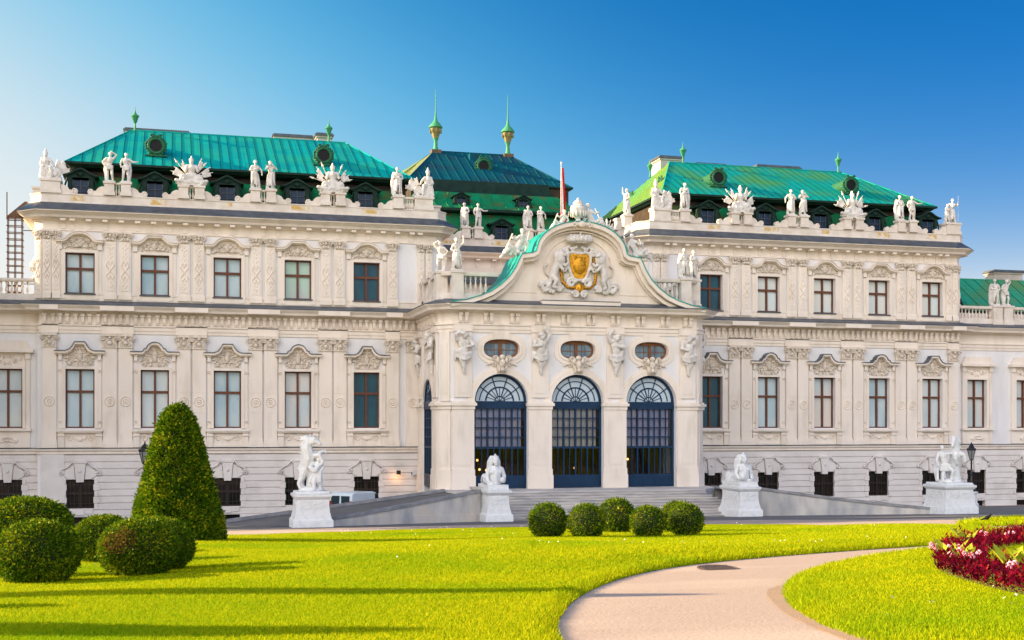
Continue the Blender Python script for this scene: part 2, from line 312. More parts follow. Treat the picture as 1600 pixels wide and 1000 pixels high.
# ---- window kit
def lumps(b, w, h, z, v, n, seed, d=.07):
    rnd = random.Random(seed)
    for i in range(n):
        x = rnd.random()*w; y = z+rnd.random()*h*(1-.45*x/w); r = .035+.06*rnd.random(); a = rnd.random()*PI
        for sg in (-1, 1): b.blob((sg*x, v, y), (r*1.9, d, r), (sg*a, 'Y'), 6, 4)
    for sg in (-1, 1):
        b.scroll((sg*w*.55, z+h*.3), h*.26, 1.6, sg, v+.03, .035); b.scroll((sg*w*.25, z+h*.7), h*.18, 1.5, -sg, v+.03, .03)
def frame_mesh(w, z0, z1, zt, name, fm=None):
    b = B(); t = .09
    b.box(-w, -w+t, -.3, -.17, z0, z1); b.box(w-t, w, -.3, -.17, z0, z1); b.box(-w+t, w-t, -.3, -.17, z1-t, z1); b.box(-w+t, w-t, -.3, -.17, z0, z0+t)
    b.box(-.065, .065, -.3, -.15, z0+t, z1-t); b.box(-w+t, -.065, -.3, -.15, zt-.075, zt+.075); b.box(.065, w-t, -.3, -.15, zt-.075, zt+.075)
    return b.mesh(name, fm or WOOD)
def pane_mesh(w, z0, z1, m, seed=0):
    b = B(); r = random.Random(seed); zs = [z0, (z0+z1)/2+.15, z1]
    for x0, x1 in ((-w, 0), (0, w)):
        for a, c in zip(zs, zs[1:]):
            e = [r.uniform(-.006, .006) for _ in range(4)]
            b.quad((x0+.01, -.25+e[0], a), (x1-.01, -.25+e[1], a), (x1-.01, -.25+e[2], c-.01), (x0+.01, -.25+e[3], c-.01))
    return b.mesh('pane', m)
def arc(c, r, a0, a1, n=10, sq=1.): return [(c[0]+r*math.cos(R(a0+(a1-a0)*i/n)), c[1]+sq*r*math.sin(R(a0+(a1-a0)*i/n))) for i in range(n+1)]
def low_surround():
    b = B(); z0, z1 = 6.02, 9.74
    for s in (-1, 1):
        u = sorted((s*.87, s*1.06)); b.box(u[0], u[1], 0, .1, z0, z1+.16)
        u = sorted((s*.94, s*1.32)); b.box(u[0], u[1], 0, .17, 4.8, 5.78); b.box(u[0]-.03, u[1]+.03, 0, .22, 5.5, 5.6)
        u = sorted((s*1.06, s*1.27)); b.box(u[0], u[1], 0, .06, z0, 10.55); b.scroll((s*1.17, 9.6), .12, 1.4, s, .08, .035); b.scroll((s*1.17, 6.4), .1, 1.4, s, .08, .03)
        b.box(s*1.17-.1, s*1.17+.1, .06, .18, 10.3, 10.78); b.box(s*1.17-.13, s*1.17+.13, .06, .24, 10.62, 10.7)
        b.scroll((s*.62, 5.35), .2, 1.5, s, .07, .035)
    b.box(-.87, .87, 0, .1, z1, z1+.16); b.box(-1.38, 1.38, 0, .3, 5.8, 5.93); b.box(-1.33, 1.33, 0, .24, 5.72, 5.8)
    b.box(-.94, .94, 0, .09, 4.8, 4.95); b.box(-.94, .94, .0, .05, 4.95, 5.72); b.band(arc((0, 5.75), .45, 200, 340, 8), .06, .05, .1); b.blob((0, .08, 5.3), (.14, .05, .12))
    return b.mesh('window', CREAM)
def hood(pts, t, d, name, cm=None):
    b = B(); b.band(pts, t, 0, d); b.band([(x*.985, z-t) for x, z in pts], .07, 0, d*.62)
    b.m = 1; b.band([(x*1.012, z+.035) for x, z in pts], .05, -.01, d+.05); return b.mesh(name, [CREAM, cm or SLATE])
LRND = [(-1.5, 10.87), (-.78, 10.87)]+[(-.72, 10.92), (-.66, 11.05)]+arc((0, 10.93), .55, 165, 15, 10)+[(.66, 11.05), (.72, 10.92), (.78, 10.87), (1.5, 10.87)]
LANG = [(-1.5, 10.87), (-.85, 10.87), (-.62, 10.97), (-.45, 11.18), (-.32, 11.43), (.32, 11.43), (.45, 11.18), (.62, 10.97), (.85, 10.87), (1.5, 10.87)]
URND = [(-1.42, 17.85), (-.98, 17.85)]+arc((0, 17.45), 1.0, 148, 32, 10, .92)+[(.98, 17.85), (1.42, 17.85)]
UANG = [(-1.42, 17.85), (-.98, 17.85), (-.85, 17.9), (-.5, 18.24), (-.42, 18.27), (.42, 18.27), (.5, 18.24), (.85, 17.9), (.98, 17.85), (1.42, 17.85)]
def tymp(pts, zb, seed, w, h, name):
    b = B(); b.prism([(-pts[-2][0], zb)]+[(x*.96, z-.1) for x, z in pts[1:-1]]+[(pts[-2][0], zb)], 0, .05)
    lumps(b, w, h, zb+.08, .06, 16, seed); b.blob((0, .09, zb+h*.5), (.17, .1, h*.3)); b.blob((0, .13, zb+h*.62), (.09, .07, .11)); return b.mesh(name, RELIEF, 50)
LOWS = low_surround(); LOWF = frame_mesh(.87, 6.02, 9.74, 8.33, 'window_frame')
def up_surround():
    b = B()
    for s in (-1, 1):
        u = sorted((s*.88, s*1.1)); b.box(u[0], u[1], 0, .09, 14.15, 17.07)
        b.box(s*1.2-.13, s*1.2+.13, 0, .13, 17.25, 17.74); b.box(s*1.2-.16, s*1.2+.16, 0, .17, 17.6, 17.68); b.box(s*1.2-.1, s*1.2+.1, .0, .05, 14.5, 17.2)
    b.box(-1.1, 1.1, 0, .09, 17.07, 17.24); b.box(-.88, .88, 0, .075, 14.1, 14.42); b.m = 1; b.box(-.95, .95, -.2, .13, 14.42, 14.5); return b.mesh('window', [CREAM, SLATE])
UPS = up_surround(); UPF = frame_mesh(.88, 14.5, 17.07, 16.08, 'window_frame')
def ground_surround():
    b = B(); rnd = random.Random(2)
    for s in (-1, 1):
        for i in range(5):
            w = (.22, .34)[i % 2]; u = sorted((s*.8 if i % 2 else s*.85, s*(.85+w))); b.box(u[0], u[1], 0, .045, .9+i*.4, .9+i*.4+.375)
        b.scroll((s*1.12, 3.16), .17, 1.6, -s, .09, .05); b.tube([(s*1.2, .09, 3.3), (s*.95, .1, 3.48), (s*.7, .11, 3.6), (s*.5, .12, 3.85), (s*.3, .12, 3.95)], .055); b.scroll((s*.38, 3.83), .1, 1.3, s, .12, .04)
        b.prism([(s*.62, 2.8), (s*.3, 2.8), (s*.36, 3.62), (s*.85, 3.42), (s*1.0, 3.05)], 0, .07)
    b.prism([(-.22, 2.62), (.22, 2.62), (.34, 3.8), (-.34, 3.8)], -.1, .13); b.band([(-.4, 3.92), (.4, 3.92)], .1, 0, .16); b.blob((0, .14, 3.3), (.1, .05, .1))
    b.box(-.75, -.25, 0, .05, .62, .93); b.box(.25, .75, 0, .05, .62, .93); b.box(-.25, .25, 0, .08, .55, .94); return b.mesh('window', RUST, 40)
GRS = ground_surround(); GRF = frame_mesh(.85, .95, 2.78, 1.9, 'window_frame', mat('dark_brown_paint', (.035, .018, .012), rough=.6))
def grille():
    b = B()
    for i in range(8): b.box(-.8+i*.228-.012, -.8+i*.228+.012, -.11, -.085, .95, 2.78)
    for z in (1.25, 1.85, 2.45): b.box(-.85, .85, -.12, -.1, z-.015, z+.015)
    return b.mesh('grille', IRON)
GRI = grille()
b = B(); b.quad((-.85, -.25, .95), (.85, -.25, .95), (.85, -.25, 2.78), (-.85, -.25, 2.78)); b.quad((-.8, -.25, -.1), (.8, -.25, -.1), (.8, -.25, .42), (-.8, -.25, .42)); GRP = b.mesh('pane', PANEB)
HL = [hood(LRND, .15, .34, 'hood'), hood(LANG, .15, .34, 'hood')]; TL = [tymp(LRND, 9.95, 3, .85, 1.2, 'hood_relief'), tymp(LANG, 9.95, 5, .85, 1.2, 'hood_relief')]
HU = [hood(URND, .14, .3, 'hood', CREAM), hood(UANG, .14, .3, 'hood', CREAM)]; TU = [tymp(URND, 17.25, 7, .9, .75, 'hood_relief'), tymp(UANG, 17.25, 9, .9, .75, 'hood_relief')]
PL = [pane_mesh(.8, 6.1, 9.7, PANES[i], i) for i in range(4)]; PLD = pane_mesh(.8, 6.1, 9.7, PANED); PU = pane_mesh(.8, 14.55, 17.0, PANES[2], 4); PUL = pane_mesh(.8, 14.55, 17.0, PANEL, 5); PUD = pane_mesh(.8, 14.55, 17.0, PANED); PUG = pane_mesh(.8, 14.55, 17.0, PANEG)
for i, u in enumerate(BAYS):
    k = i % 5; inner = k == 0
    w = inst('window', LOWS, palace, (u, 0, 0), 0, (1, 1.4, 1)); inst('frame', LOWF, w); inst('pane', PLD if inner else PL[(k*3+(u > 0)) % 4], w); inst('hood', HL[(k+1) % 2 if u < 0 else (k+1) % 2], w); inst('relief', TL[(k+1) % 2], w)
    w = inst('window', UPS, palace, (u, 0, 0), 0, (1, 1.4, 1)); inst('frame', UPF, w); inst('pane', PUD if inner else (PUL if u > 0 else (PUG if k == 1 else PU)), w); inst('hood', HU[k % 2], w); inst('relief', TU[k % 2], w)
    w = inst('window', GRS, palace, (u, 0, 0), 0, (1, 1.4, 1)); inst('frame', GRF, w); inst('pane', GRP, w); inst('grille', GRI, w)
b = B()                                            # side wings: flat hoods
for s in (-1, 1):
    u = sorted((s*.87, s*1.06)); b.box(u[0], u[1], 0, .1, 6.02, 9.9); b.box(s*1.2-.12, s*1.2+.12, 0, .12, 4.8, 10.35); b.box(s*1.2-.15, s*1.2+.15, 0, .2, 10.35, 10.75)
b.box(-.87, .87, 0, .1, 9.74, 9.9); b.box(-1.4, 1.4, 0, .27, 5.84, 6.0); b.box(-1.3, 1.3, 0, .1, 4.8, 5.84); b.box(-1.06, 1.06, 0, .05, 9.9, 10.75); b.box(-1.55, 1.55, 0, .36, 10.75, 10.95)
b.prism([(-1.4, 10.95), (1.4, 10.95), (1.1, 11.5), (-1.1, 11.5)], 0, .2); lumps(b, .8, .6, 10.05, .06, 9, 11); lumps(b, .8, .5, 5.0, .1, 6, 12); WIS = b.mesh('window', CREAM)
for u in WING:
    w = inst('window', WIS, palace, (u, -.6, 0), 0, (1, 1.4, 1)); inst('frame', LOWF, w); inst('pane', PL[3 if u > 0 else 1], w)
    w = inst('window', GRS, palace, (u, -.6, 0), 0, (1, 1.4, 1)); inst('frame', GRF, w); inst('pane', GRP, w); inst('grille', GRI, w)
# ---- pilasters
def pil_low():
    b = B(); b.box(-.42, .42, 0, .13, 5.28, 11.12); b.box(-.475, .475, 0, .2, 4.785, 5.1); b.box(-.45, .45, 0, .17, 5.1, 5.28)
    for z in (7.05, 8.35): b.box(-.42, .42, .13, .145, z-.02, z+.02)
    b.tube([(.3*math.cos(a*PI/8), .14, 7.7+.3*math.sin(a*PI/8)) for a in range(16)], .03, 4, True); b.tube([(.15*math.cos(a*PI/5), .14, 7.7+.15*math.sin(a*PI/5)) for a in range(10)], .025, 4, True); b.blob((0, .14, 7.7), (.06, .05, .06))
    return b.mesh('pilaster', CREAM)
def cap_low():
    b = B(); b.box(-.42, .42, 0, .15, 11.12, 11.85); b.box(-.475, .475, 0, .26, 11.82, 11.98); b.box(-.45, .45, 0, .19, 11.1, 11.18)
    for s in (-1, 1): b.scroll((s*.42, 11.68), .16, 1.7, s, .2, .05)
    b.band(arc((0, 11.3), .33, 170, 10, 8), .06, .15, .2); b.blob((0, .2, 11.4), (.16, .08, .14)); b.blob((0, .22, 11.72), (.12, .09, .1))
    for x in (-.25, 0, .25): b.blob((x, .18, 11.25), (.07, .05, .09), None, 6, 4)
    return b.mesh('capital', RELIEF, 45)
def pil_up():
    b = B(); b.box(-.35, .35, 0, .1, 14.5, 17.86); b.box(-.4, .4, 0, .13, 14.16, 14.5); b.box(-.27, .27, .1, .12, 14.7, 17.75)
    for s in (-1, 1): b.tube([(-s*.24, .13, 15.65), (s*.24, .13, 16.3)], .03, 4); b.tube([(s*.24, .13, 15.65), (s*.1, .13, 15.4), (0, .13, 15.65)], .022, 4); b.tube([(s*.24, .13, 16.3), (s*.1, .13, 16.6), (0, .13, 16.3)], .022, 4)
    for z, r in ((14.95, .09), (15.2, .06), (16.8, .08), (17.05, .06), (17.35, .1), (17.6, .07)):
        b.blob((0, .12, z), (r, .03, r), None, 4, 3)
        for s in (-1, 1): b.blob((s*r*1.3, .12, z+.1), (r*.8, .03, r*.6), None, 5, 3)
    return b.mesh('pilaster', CREAM)
def cap_up():
    b = B(); b.box(-.34, .34, 0, .12, 17.84, 18.36); b.box(-.44, .44, 0, .2, 18.32, 18.415)
    for s in (-1, 1): b.scroll((s*.3, 18.2), .16, 1.6, s, .17, .05); b.blob((s*.16, .14, 17.96), (.1, .06, .12), None, 6, 4)
    b.blob((0, .16, 18.2), (.1, .08, .12)); b.blob((0, .14, 17.95), (.07, .06, .1)); return b.mesh('capital', RELIEF, 45)
PLO, CLO, PUP, CUP = pil_low(), cap_low(), pil_up(), cap_up()
for x in MIDS:
    for d in (-.48, .48): p = inst('pilaster', PLO, palace, (x+d, 0, 0), 0, (1, 1.5, 1)); inst('capital', CLO, p)
    for d in (-.45, .45): p = inst('pilaster', PUP, palace, (x+d, 0, 0), 0, (1, 1.5, 1)); inst('capital', CUP, p)
for s in (-1, 1):
    for x in (10.72, 32.38): p = inst('pilaster', PLO, palace, (s*x, 0, 0), 0, (1, 1.5, 1)); inst('capital', CLO, p)
    for x in (10.72, 32.0, 32.52, 8.22, 8.78): p = inst('pilaster', PUP, palace, (s*x, 0, 0), 0, (.72, 1.5, 1) if x != 10.72 else (1, 1.5, 1)); inst('capital', CUP, p)
    for e, sg in ((33.02, s), (7.48, -s)):
        p = inst('pilaster', PUP, palace, (s*e, -.27, 0), (-PI/4 if sg < 0 else PI/4), (.8, 1, 1)); inst('capital', CUP, p)
    p = inst('pilaster', PLO, palace, (s*9.35, 0, 0), 0, (1, 1.5, 1)); inst('capital', CLO, p)
# ---- parapets
def baluster(b, u, v, z, h, r=.1): b.lathe((u, v, z), [(r*.8, 0), (r*.8, .06*h), (r*.45, .1*h), (r*.95, .3*h), (r*.85, .42*h), (r*.4, .68*h), (r*.4, .78*h), (r*.7, .82*h), (r*.45, .88*h), (r*.75, .94*h), (r*.75, h)], 7)
def pedestal(b, u, v, z0, z1, w, d=None):
    d = d or w; b.box(u-w, u+w, v-d, v+d, z0, z1-.14); b.box(u-w-.07, u+w+.07, v-d-.07, v+d+.07, z1-.14, z1); b.box(u-w-.05, u+w+.05, v-d-.05, v+d+.05, z0, z0+.22)
def sidescroll(b, u, s, v):                        # the low curling shoulder beside a pedestal
    pts = [(u, 20.72), (u, 21.28)]+[(u+s*(.0+.52*math.sin(t*PI/12)), 21.3-.42*(1-math.cos(t*PI/12))) for t in range(1, 6)]+[(u+s*.66, 20.98)]+[(u+s*(.82+.2*math.cos(t)), 20.9+.2*math.sin(t)) for t in (2.2, 1.6, .9, .2, -.5, -1.1)]
    b.prism(pts, v-.14, v+.14); b.tube([(u+s*(.82+.12*math.cos(t)), v+.15, 20.9+.12*math.sin(t)) for t in range(7)], .025, 4)
DORM = BAYS
for s in (-1, 1):
    b = B(); P_ = PAVP(s)
    b.sweep(P_, [(.3, 20.1), (.3, 20.2), (.26, 20.22), (.26, 20.62), (.3, 20.66), (.3, 20.72), (-.16, 20.73), (-.16, 20.1)])
    for x in MIDS:
        if x*s < 0: continue
        for d in (-.5, .5): pedestal(b, x+d, .1, 20.72, 21.6, .3)
        b.box(x-.2, x+.2, -.1, .22, 21.44, 21.56)
        for d in (-.09, .09): baluster(b, x+d, .08, 20.72, .73, .075)
        sidescroll(b, x-.8, -1, .08); sidescroll(b, x+.8, 1, .08)
    pedestal(b, s*10.35, .08, 20.72, 21.6, .33); sidescroll(b, s*10.68, s, .08)
    pedestal(b, s*8.6, -.12, 20.72, 21.6, .62, .42); pedestal(b, s*32.3, -.15, 20.72, 21.6, .58, .48); sidescroll(b, s*31.7, -s, .08)
    b.box(*sorted((s*9.2, s*10.0)), -.1, .22, 21.42, 21.56)
    for i in range(6): baluster(b, s*(9.33+i*.13*.9), .08, 20.72, .72, .085)
    for v in (-3.0, -4.6, -8, -9.6):               # the parapet returns along the pavilion's sides
        for e in (7.15, 33.35): pedestal(b, s*e, v, 20.72, 21.6, .3)
    b.build('parapet', PARA, palace)
    rnd = random.Random(5)
    for x in DORM:
        if x*s > 0: w = rnd.uniform(.3, .62); c = x+rnd.uniform(-.3, .3); b = B(); b.box(c-w, c+w, .255, .268, 20.24+rnd.random()*.1, 20.6); b.build('parapet_stain', OCHRE, palace)
# ---- roofs
SEAM = mat('dark_seam_copper', (.003, .10, .09), rough=.7, spec=.1); SEAMS = mat('dark_seam_copper_sunlit_side', (.07, .15, .04), rough=.7, spec=.1)  # second one: end-slope seams in the same painted sunlit green
def hiproof(name, u0, u1, v0, v1, ze, r0, r1, vr, zr, F, S, seam=.62, splay=0.):
    b = B(); A = [(u0, v0, ze), (u1, v0, ze), (u1, v1, ze), (u0-splay, v1, ze)]; r = [(r0, vr, zr), (r1, vr, zr)]
    b.m = 0; b.quad(A[0], A[1], r[1], r[0]); b.quad(A[2], A[3], r[0], r[1]); b.m = 1; b.quad(A[1], A[2], r[1]); b.quad(A[3], A[0], r[0])
    b.m = 2; b.sweep([(u0, v1), (u0, v0), (u1, v0), (u1, v1)], [(-.02, ze+.0), (.06, ze+.02), (.06, ze-.12), (-.1, ze-.16), (-.25, ze-.28), (-1.2, ze-.3)], False)  # eave underside, its shadow put into the colour
    b.m = 3
    x = u0+seam/2                                   # standing seams on the front slope
    while x < u1:
        t = 1.
        if x < r0: t = (x-u0)/(r0-u0)
        if x > r1: t = (u1-x)/(u1-r1)
        p, q = Vector((x, v0, ze)), Vector((x, v0+(vr-v0)*t, ze+(zr-ze)*t)); n = Vector((0, zr-ze, v0-vr)).normalized()*.03; e = Vector((.016, 0, 0))
        b.hexa([p-e, p+e, q+e, q-e, p-e+n, p+e+n, q+e+n, q-e+n]); x += seam
    b.m = 4; y = v0-seam
    while y > v1:
        for ue, re in ((u0, r0), (u1, r1)):
            if ue == u0: ue = u0-splay*(v0-y)/(v0-v1)
            t = (v0-y)/(v0-vr) if y > vr else (y-v1)/(vr-v1)
            p, q = Vector((ue, y, ze)), Vector((ue+(re-ue)*t, y, ze+(zr-ze)*t)); sg = -1 if ue < re else 1
            n = Vector((sg*(zr-ze), 0, abs(re-ue))).normalized()*.03; e = Vector((0, .016, 0)); b.hexa([p-e, p+e, q+e, q-e, p-e+n, p+e+n, q+e+n, q-e+n])
        y -= seam
    b.m = 0
    for c, rr in ((0, 0), (1, 1)): b.tube([A[c], r[rr]], .06, 6)
    b.tube(r, .07, 6); return b.build(name, [F, S, DARKCU_SHADE, SEAM, SEAMS], palace)
for s, F, S in ((-1, TEALF, TEALS), (1, GREENF, GREENS)):
    u0, u1 = (-31.5, -9.0) if s < 0 else (9.0, 31.5)
    hiproof('roof', u0, u1, -.75, -16.3, 22.95, u0+3.75, u1-3.75, -8.5, 26.92, F, S)
    b = B(); b.sweep([(u0+.4, -15.5), (u0+.4, -1.0), (u1-.4, -1.0), (u1-.4, -15.5)], [(.15, 20.0), (.1, 20.8), (-.15, 21.5), (-.5, 22.1), (-.8, 22.5), (-.8, 22.8)]); b.m = 1
    b.sweep([(u0+.4, -15.5), (u0+.4, -1.0), (u1-.4, -1.0), (u1-.4, -15.5)], [(-.82, 22.4), (-.7, 22.42), (-.5, 22.65), (-.1, 22.8)])  # dark band: shade beneath the eave as colour
    b.build('mansard', [PATINA, DARKCU_SHADE], palace, 60)
    # back parts of the pavilion, and the side eaves' brackets
    b = B(); b.box(u0+.5, u1-.5, -16.5, -1.6, 19.5, 22.7); b.build('attic_core', DARK, palace)
# dormers
def dormer():
    b = B(); b.box(-.78, -.5, -1.6, .0, 20.55, 22.0); b.box(.5, .78, -1.6, 0, 20.55, 22.0)
    b.prism([(-.5, 21.72)]+arc((0, 21.45), .6, 150, 30, 8)+[(.5, 21.72), (.5, 22.05), (-.5, 22.05)], -1.6, 0)
    ped = [(-1.08, 21.95), (-.85, 21.98), (-.55, 22.12), (-.28, 22.3), (0, 22.4), (.28, 22.3), (.55, 22.12), (.85, 21.98), (1.08, 21.95)]
    b.prism(ped+[(.8, 21.85), (-.8, 21.85)], -1.6, .03); b.band([(x, z+.06) for x, z in ped], .11, -1.6, .22)
    for s in (-1, 1): b.scroll((s*.88, 20.95), .17, 1.5, s, .04, .05); b.box(s*.66-.12, s*.66+.12, 0, .1, 20.6, 21.8); b.tube([(s*.8, 0, 21.8), (s*.95, 0, 21.3), (s*.85, 0, 20.7)], .06)
    b.blob((0, .1, 22.05), (.14, .1, .14)); b.scroll((-.22, 22.05), .1, 1.3, -1, .1, .03); b.scroll((.22, 22.05), .1, 1.3, 1, .1, .03)
    return b.mesh('dormer', DARKCU_SHADE, 40)
DOR = dormer()
b = B(); w = .5
for s in (-1, 1): u = sorted((s*.42, s*.5)); b.box(u[0], u[1], -.16, -.06, 20.6, 21.75)
b.box(-.03, .03, -.16, -.05, 20.6, 22.0); b.box(-.5, .5, -.16, -.06, 21.3, 21.35); b.box(-.5, .5, -.16, -.06, 20.95, 20.98); b.box(-.5, .5, -.16, -.05, 20.55, 20.62); DOF = b.mesh('window_frame', mat('dormer_frame_paint', (.05, .06, .075), rough=.5))
b = B(); b.quad((-.5, -.13, 20.6), (.5, -.13, 20.6), (.5, -.13, 22.02), (-.5, -.13, 22.02)); DOP = b.mesh('pane', DORMG)
for u in BAYS: d = inst('dormer', DOR, palace, (u, -.5, .05)); inst('window_frame', DOF, d); inst('pane', DOP, d)
# round dormers with wreaths
def oculus(rw=.42, dep=2.2):
    b = B(); n = 14; b.m = 0
    b.tube([(rw*1.15*math.cos(2*PI*i/20), .08, rw*1.15*math.sin(2*PI*i/20)) for i in range(20)], .1, 6, True)
    rnd = random.Random(1)
    for i in range(22):
        a = 2*PI*i/22; r = rw*(1.42+.12*rnd.random()); b.blob((r*math.cos(a), .04, r*math.sin(a)), (.11, .08, .09), (a, 'Y'), 6, 4)
    b.scroll((-.25, rw*1.55), .12, 1.3, -1, .06, .05); b.scroll((.25, rw*1.55), .12, 1.3, 1, .06, .05); b.box(-rw*1.7, rw*1.7, -.1, .12, -rw*1.62, -rw*1.42)
    b.prism(arc((0, 0), rw*1.3, 0, 360, 20)[:-1], -dep, 0); b.m = 1; b.prism(arc((0, 0), rw*1.1, 0, 360, 20)[:-1], -.3, .05)
    return b.mesh('round_dormer', [WREATHCU, BLACKG], 40)
OCU = oculus()
for u in (-26.0, -15.0, 14.2, 25.2): inst('round_dormer', OCU, palace, (u, -2.55, 24.62))
inst('round_dormer', OCU, palace, (10.7, -5.2, 24.3), -PI/2)
inst('round_dormer', OCU, palace, (10.7, -11.5, 24.3), -PI/2)
# copper finials, chimneys
def finial(h=1.5):
    b = B(); b.lathe((0, 0, 0), [(.16, 0), (.12, .1), (.07, .2), (.06, .55), (.12, .62), (.24, 1.0), (.3, 1.05), (.26, 1.12), (.12, 1.22), (.06, 1.35), (.03, 1.5), (.01, 1.75)], 10); return b.mesh('finial', LIGHTCU, 40)
FIN = finial()
for u in (-27.5, -13.95, 13.9, 27.55): inst('finial', FIN, palace, (u, -8.5, 26.85))
inst('finial', FIN, palace, (9.9, -5.4, 25.0), 0, .8)
CHS = mat('chimney_plaster', (.55, .50, .45), (.42, .37, .32), 1.5, .9)
def chimney(u0, u1, v0, v1, z0, z1, m=SLATE):
    b = B(); b.box(u0, u1, v0, v1, z0, z1-.25); b.box(u0-.1, u1+.1, v0-.1, v1+.1, z1-.35, z1-.22); b.m = 1; b.box(u0-.2, u1+.2, v0-.2, v1+.2, z1-.22, z1-.1); b.box(u0-.1, u1+.1, v0-.1, v1+.1, z1-.1, z1); b.build('chimney', [CHS, m], palace)
for c in ((-28.2, -23.9, -12.5, -11.4, 24, 27.75), (-20.3, -19.6, -12.5, -11.5, 24, 27.6), (-17.6, -14.9, -12.5, -11.5, 24, 28.0), (-14.6, -13.6, -11, -10, 24, 27.9), (13.0, 14.8, -13.0, -11, 23.4, 28.0), (16.2, 18.6, -12, -11, 24, 27.6), (21.5, 25.2, -11.8, -10.8, 24, 27.7)): chimney(*c)
# ---- central block behind the porch
b = B(); b.box(-9.5, 9.5, -25, -11.5, 12, 19.2); b.build('rear_wall', CREAM, palace)
CP = [(-9.6, -11.5), (9.6, -11.5)]
b = B(); b.sweep(CP, [(0, 18.0), (.09, 18.0), (.09, 18.52), (.03, 18.54), (.03, 19.0), (.2, 19.12), (.62, 19.18), (.7, 19.32), (1.0, 19.52), (1.0, 19.6), (0, 19.62)])
for i in range(14): b.box(-8.6+i*1.3-.15, -8.6+i*1.3+.15, -11.49, -11.0, 19.0, 19.14); b.box(-8.6+i*1.3-.14, -8.6+i*1.3+.14, -11.49, -11.38, 18.54, 19.0)
b.build('rear_cornice', CREAM, palace)
b = B(); b.sweep(CP, [(1.03, 19.58), (1.03, 19.64), (.25, 20.17), (-.3, 20.18)]); b.box(-9.5, 9.5, -11.5, -10.9, 17.2, 17.75); b.build('rear_flashing', SLATE, palace)
b = B(); b.sweep(CP, [(.3, 20.1), (.26, 20.22), (.26, 20.62), (.3, 20.72), (-.16, 20.73), (-.16, 20.1)])
for x in (-2.55, 2.55, -7.4, 7.4):
    for d in (-.5, .5): pedestal(b, x+d, -11.4, 20.72, 21.6, .3)
    for d in (-.09, .09): baluster(b, x+d, -11.42, 20.72, .73, .075)
    b.box(x-.2, x+.2, -11.6, -11.28, 21.44, 21.56); sidescroll(b, x-.8, -1, -11.42); sidescroll(b, x+.8, 1, -11.42)
b.build('parapet', PARA, palace)
for c, w in ((-.1, .9), (-4.4, .6), (4.6, .8)): b = B(); b.box(c-w, c+w, -11.245, -11.232, 20.26, 20.58); b.build('parapet_stain', OCHRE, palace)
b = B(); b.sweep([(-9.5, -12.4), (9.5, -12.4)], [(.1, 20), (0, 21), (-.3, 22), (-.5, 22.9)])
b.build('mansard', PATINA, palace, 60)
b = B(); b.box(-6.6, 6.6, -24, -15.3, 20, 25.75); b.build('attic_core', DARK, palace)  # core block, coloured dark like the shade beneath the upper eave
b = B(); b.m = 0; QP = [(-8.3, -25), (-8.3, -12.2), (7.3, -12.2), (7.3, -25)]
b.sweep(QP, [(.0, 23.05), (.06, 23.2), (-.8, 23.6), (-1.5, 24.2), (-1.95, 24.8)])
x = -8
while x < 7: b.tube([(x, -12.1, 23.25), (x, -13.0, 23.65), (x*.95, -13.65, 24.22), (x*.92, -14.1, 24.75)], .04, 4); x += .95
b.m = 1; b.sweep(QP, [(.06, 23.2), (.04, 23.0), (-.5, 22.9), (-.6, 22.9)]); b.sweep(QP, [(-1.9, 24.75), (-2.3, 24.85), (-2.5, 25.3), (-2.6, 25.9)])  # upper strip painted dark as the shadow of the upper eave
b.build('lower_roof', [PATINA, DARKCU_SHADE], palace, 30)
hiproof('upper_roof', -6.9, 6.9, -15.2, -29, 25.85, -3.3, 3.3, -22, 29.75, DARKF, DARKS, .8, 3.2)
for u, v, z in ((0, -12.0, 0),): d = inst('dormer', DOR, palace, (u, v+.1, .05)); inst('window_frame', DOF, d); inst('pane', DOP, d)
for u in (-7.6, 7.6): d = inst('dormer', DOR, palace, (u, -11.95, .05)); inst('window_frame', DOF, d); inst('pane', DOP, d)
for u in (-3.0, 2.1): d = inst('dormer', DOR, palace, (u, -13.0, 9.35), 0, (.68, .68, .68)); inst('window_frame', DOF, d); inst('pane', DOP, d)
inst('round_dormer', OCU, palace, (.15, -18.4, 27.9), 0, 1.1)
b = B(); b.box(-.6, .3, -21, -20.2, 28.6, 29.35); b.build('roof_hatch', DARKF, palace)
b = B()
b.m = 2; b.box(-.42, .42, -.42, .42, -.25, .12); b.m = 0
b.lathe((0, 0, 0), [(.3, .1), (.22, .25), (.17, .5), (.15, .9), (.26, 1.15)], 10); b.m = 1; b.lathe((0, 0, 0), [(.22, 1.1), (.36, 1.5), (.48, 1.9), (.5, 2.0)], 8)
for i in range(8): a = 2*PI*i/8; b.blob((.46*math.cos(a), .46*math.sin(a), 1.75), (.09, .09, .2), None, 5, 4)
b.m = 0; b.lathe((0, 0, 0), [(.5, 1.98), (.62, 2.05), (.6, 2.12), (.42, 2.35), (.24, 2.55), (.13, 2.75), (.07, 3.2), (.05, 3.6), (.02, 5.35)], 10)
SPI = b.mesh('spire', [LIGHTCU, mat('weathered_bronze', (.30, .22, .07), (.14, .17, .07), 5, .5), BROWNCU], 40)
for u in (-3.2, 3.2): inst('spire', SPI, palace, (u, -22, 29.7))
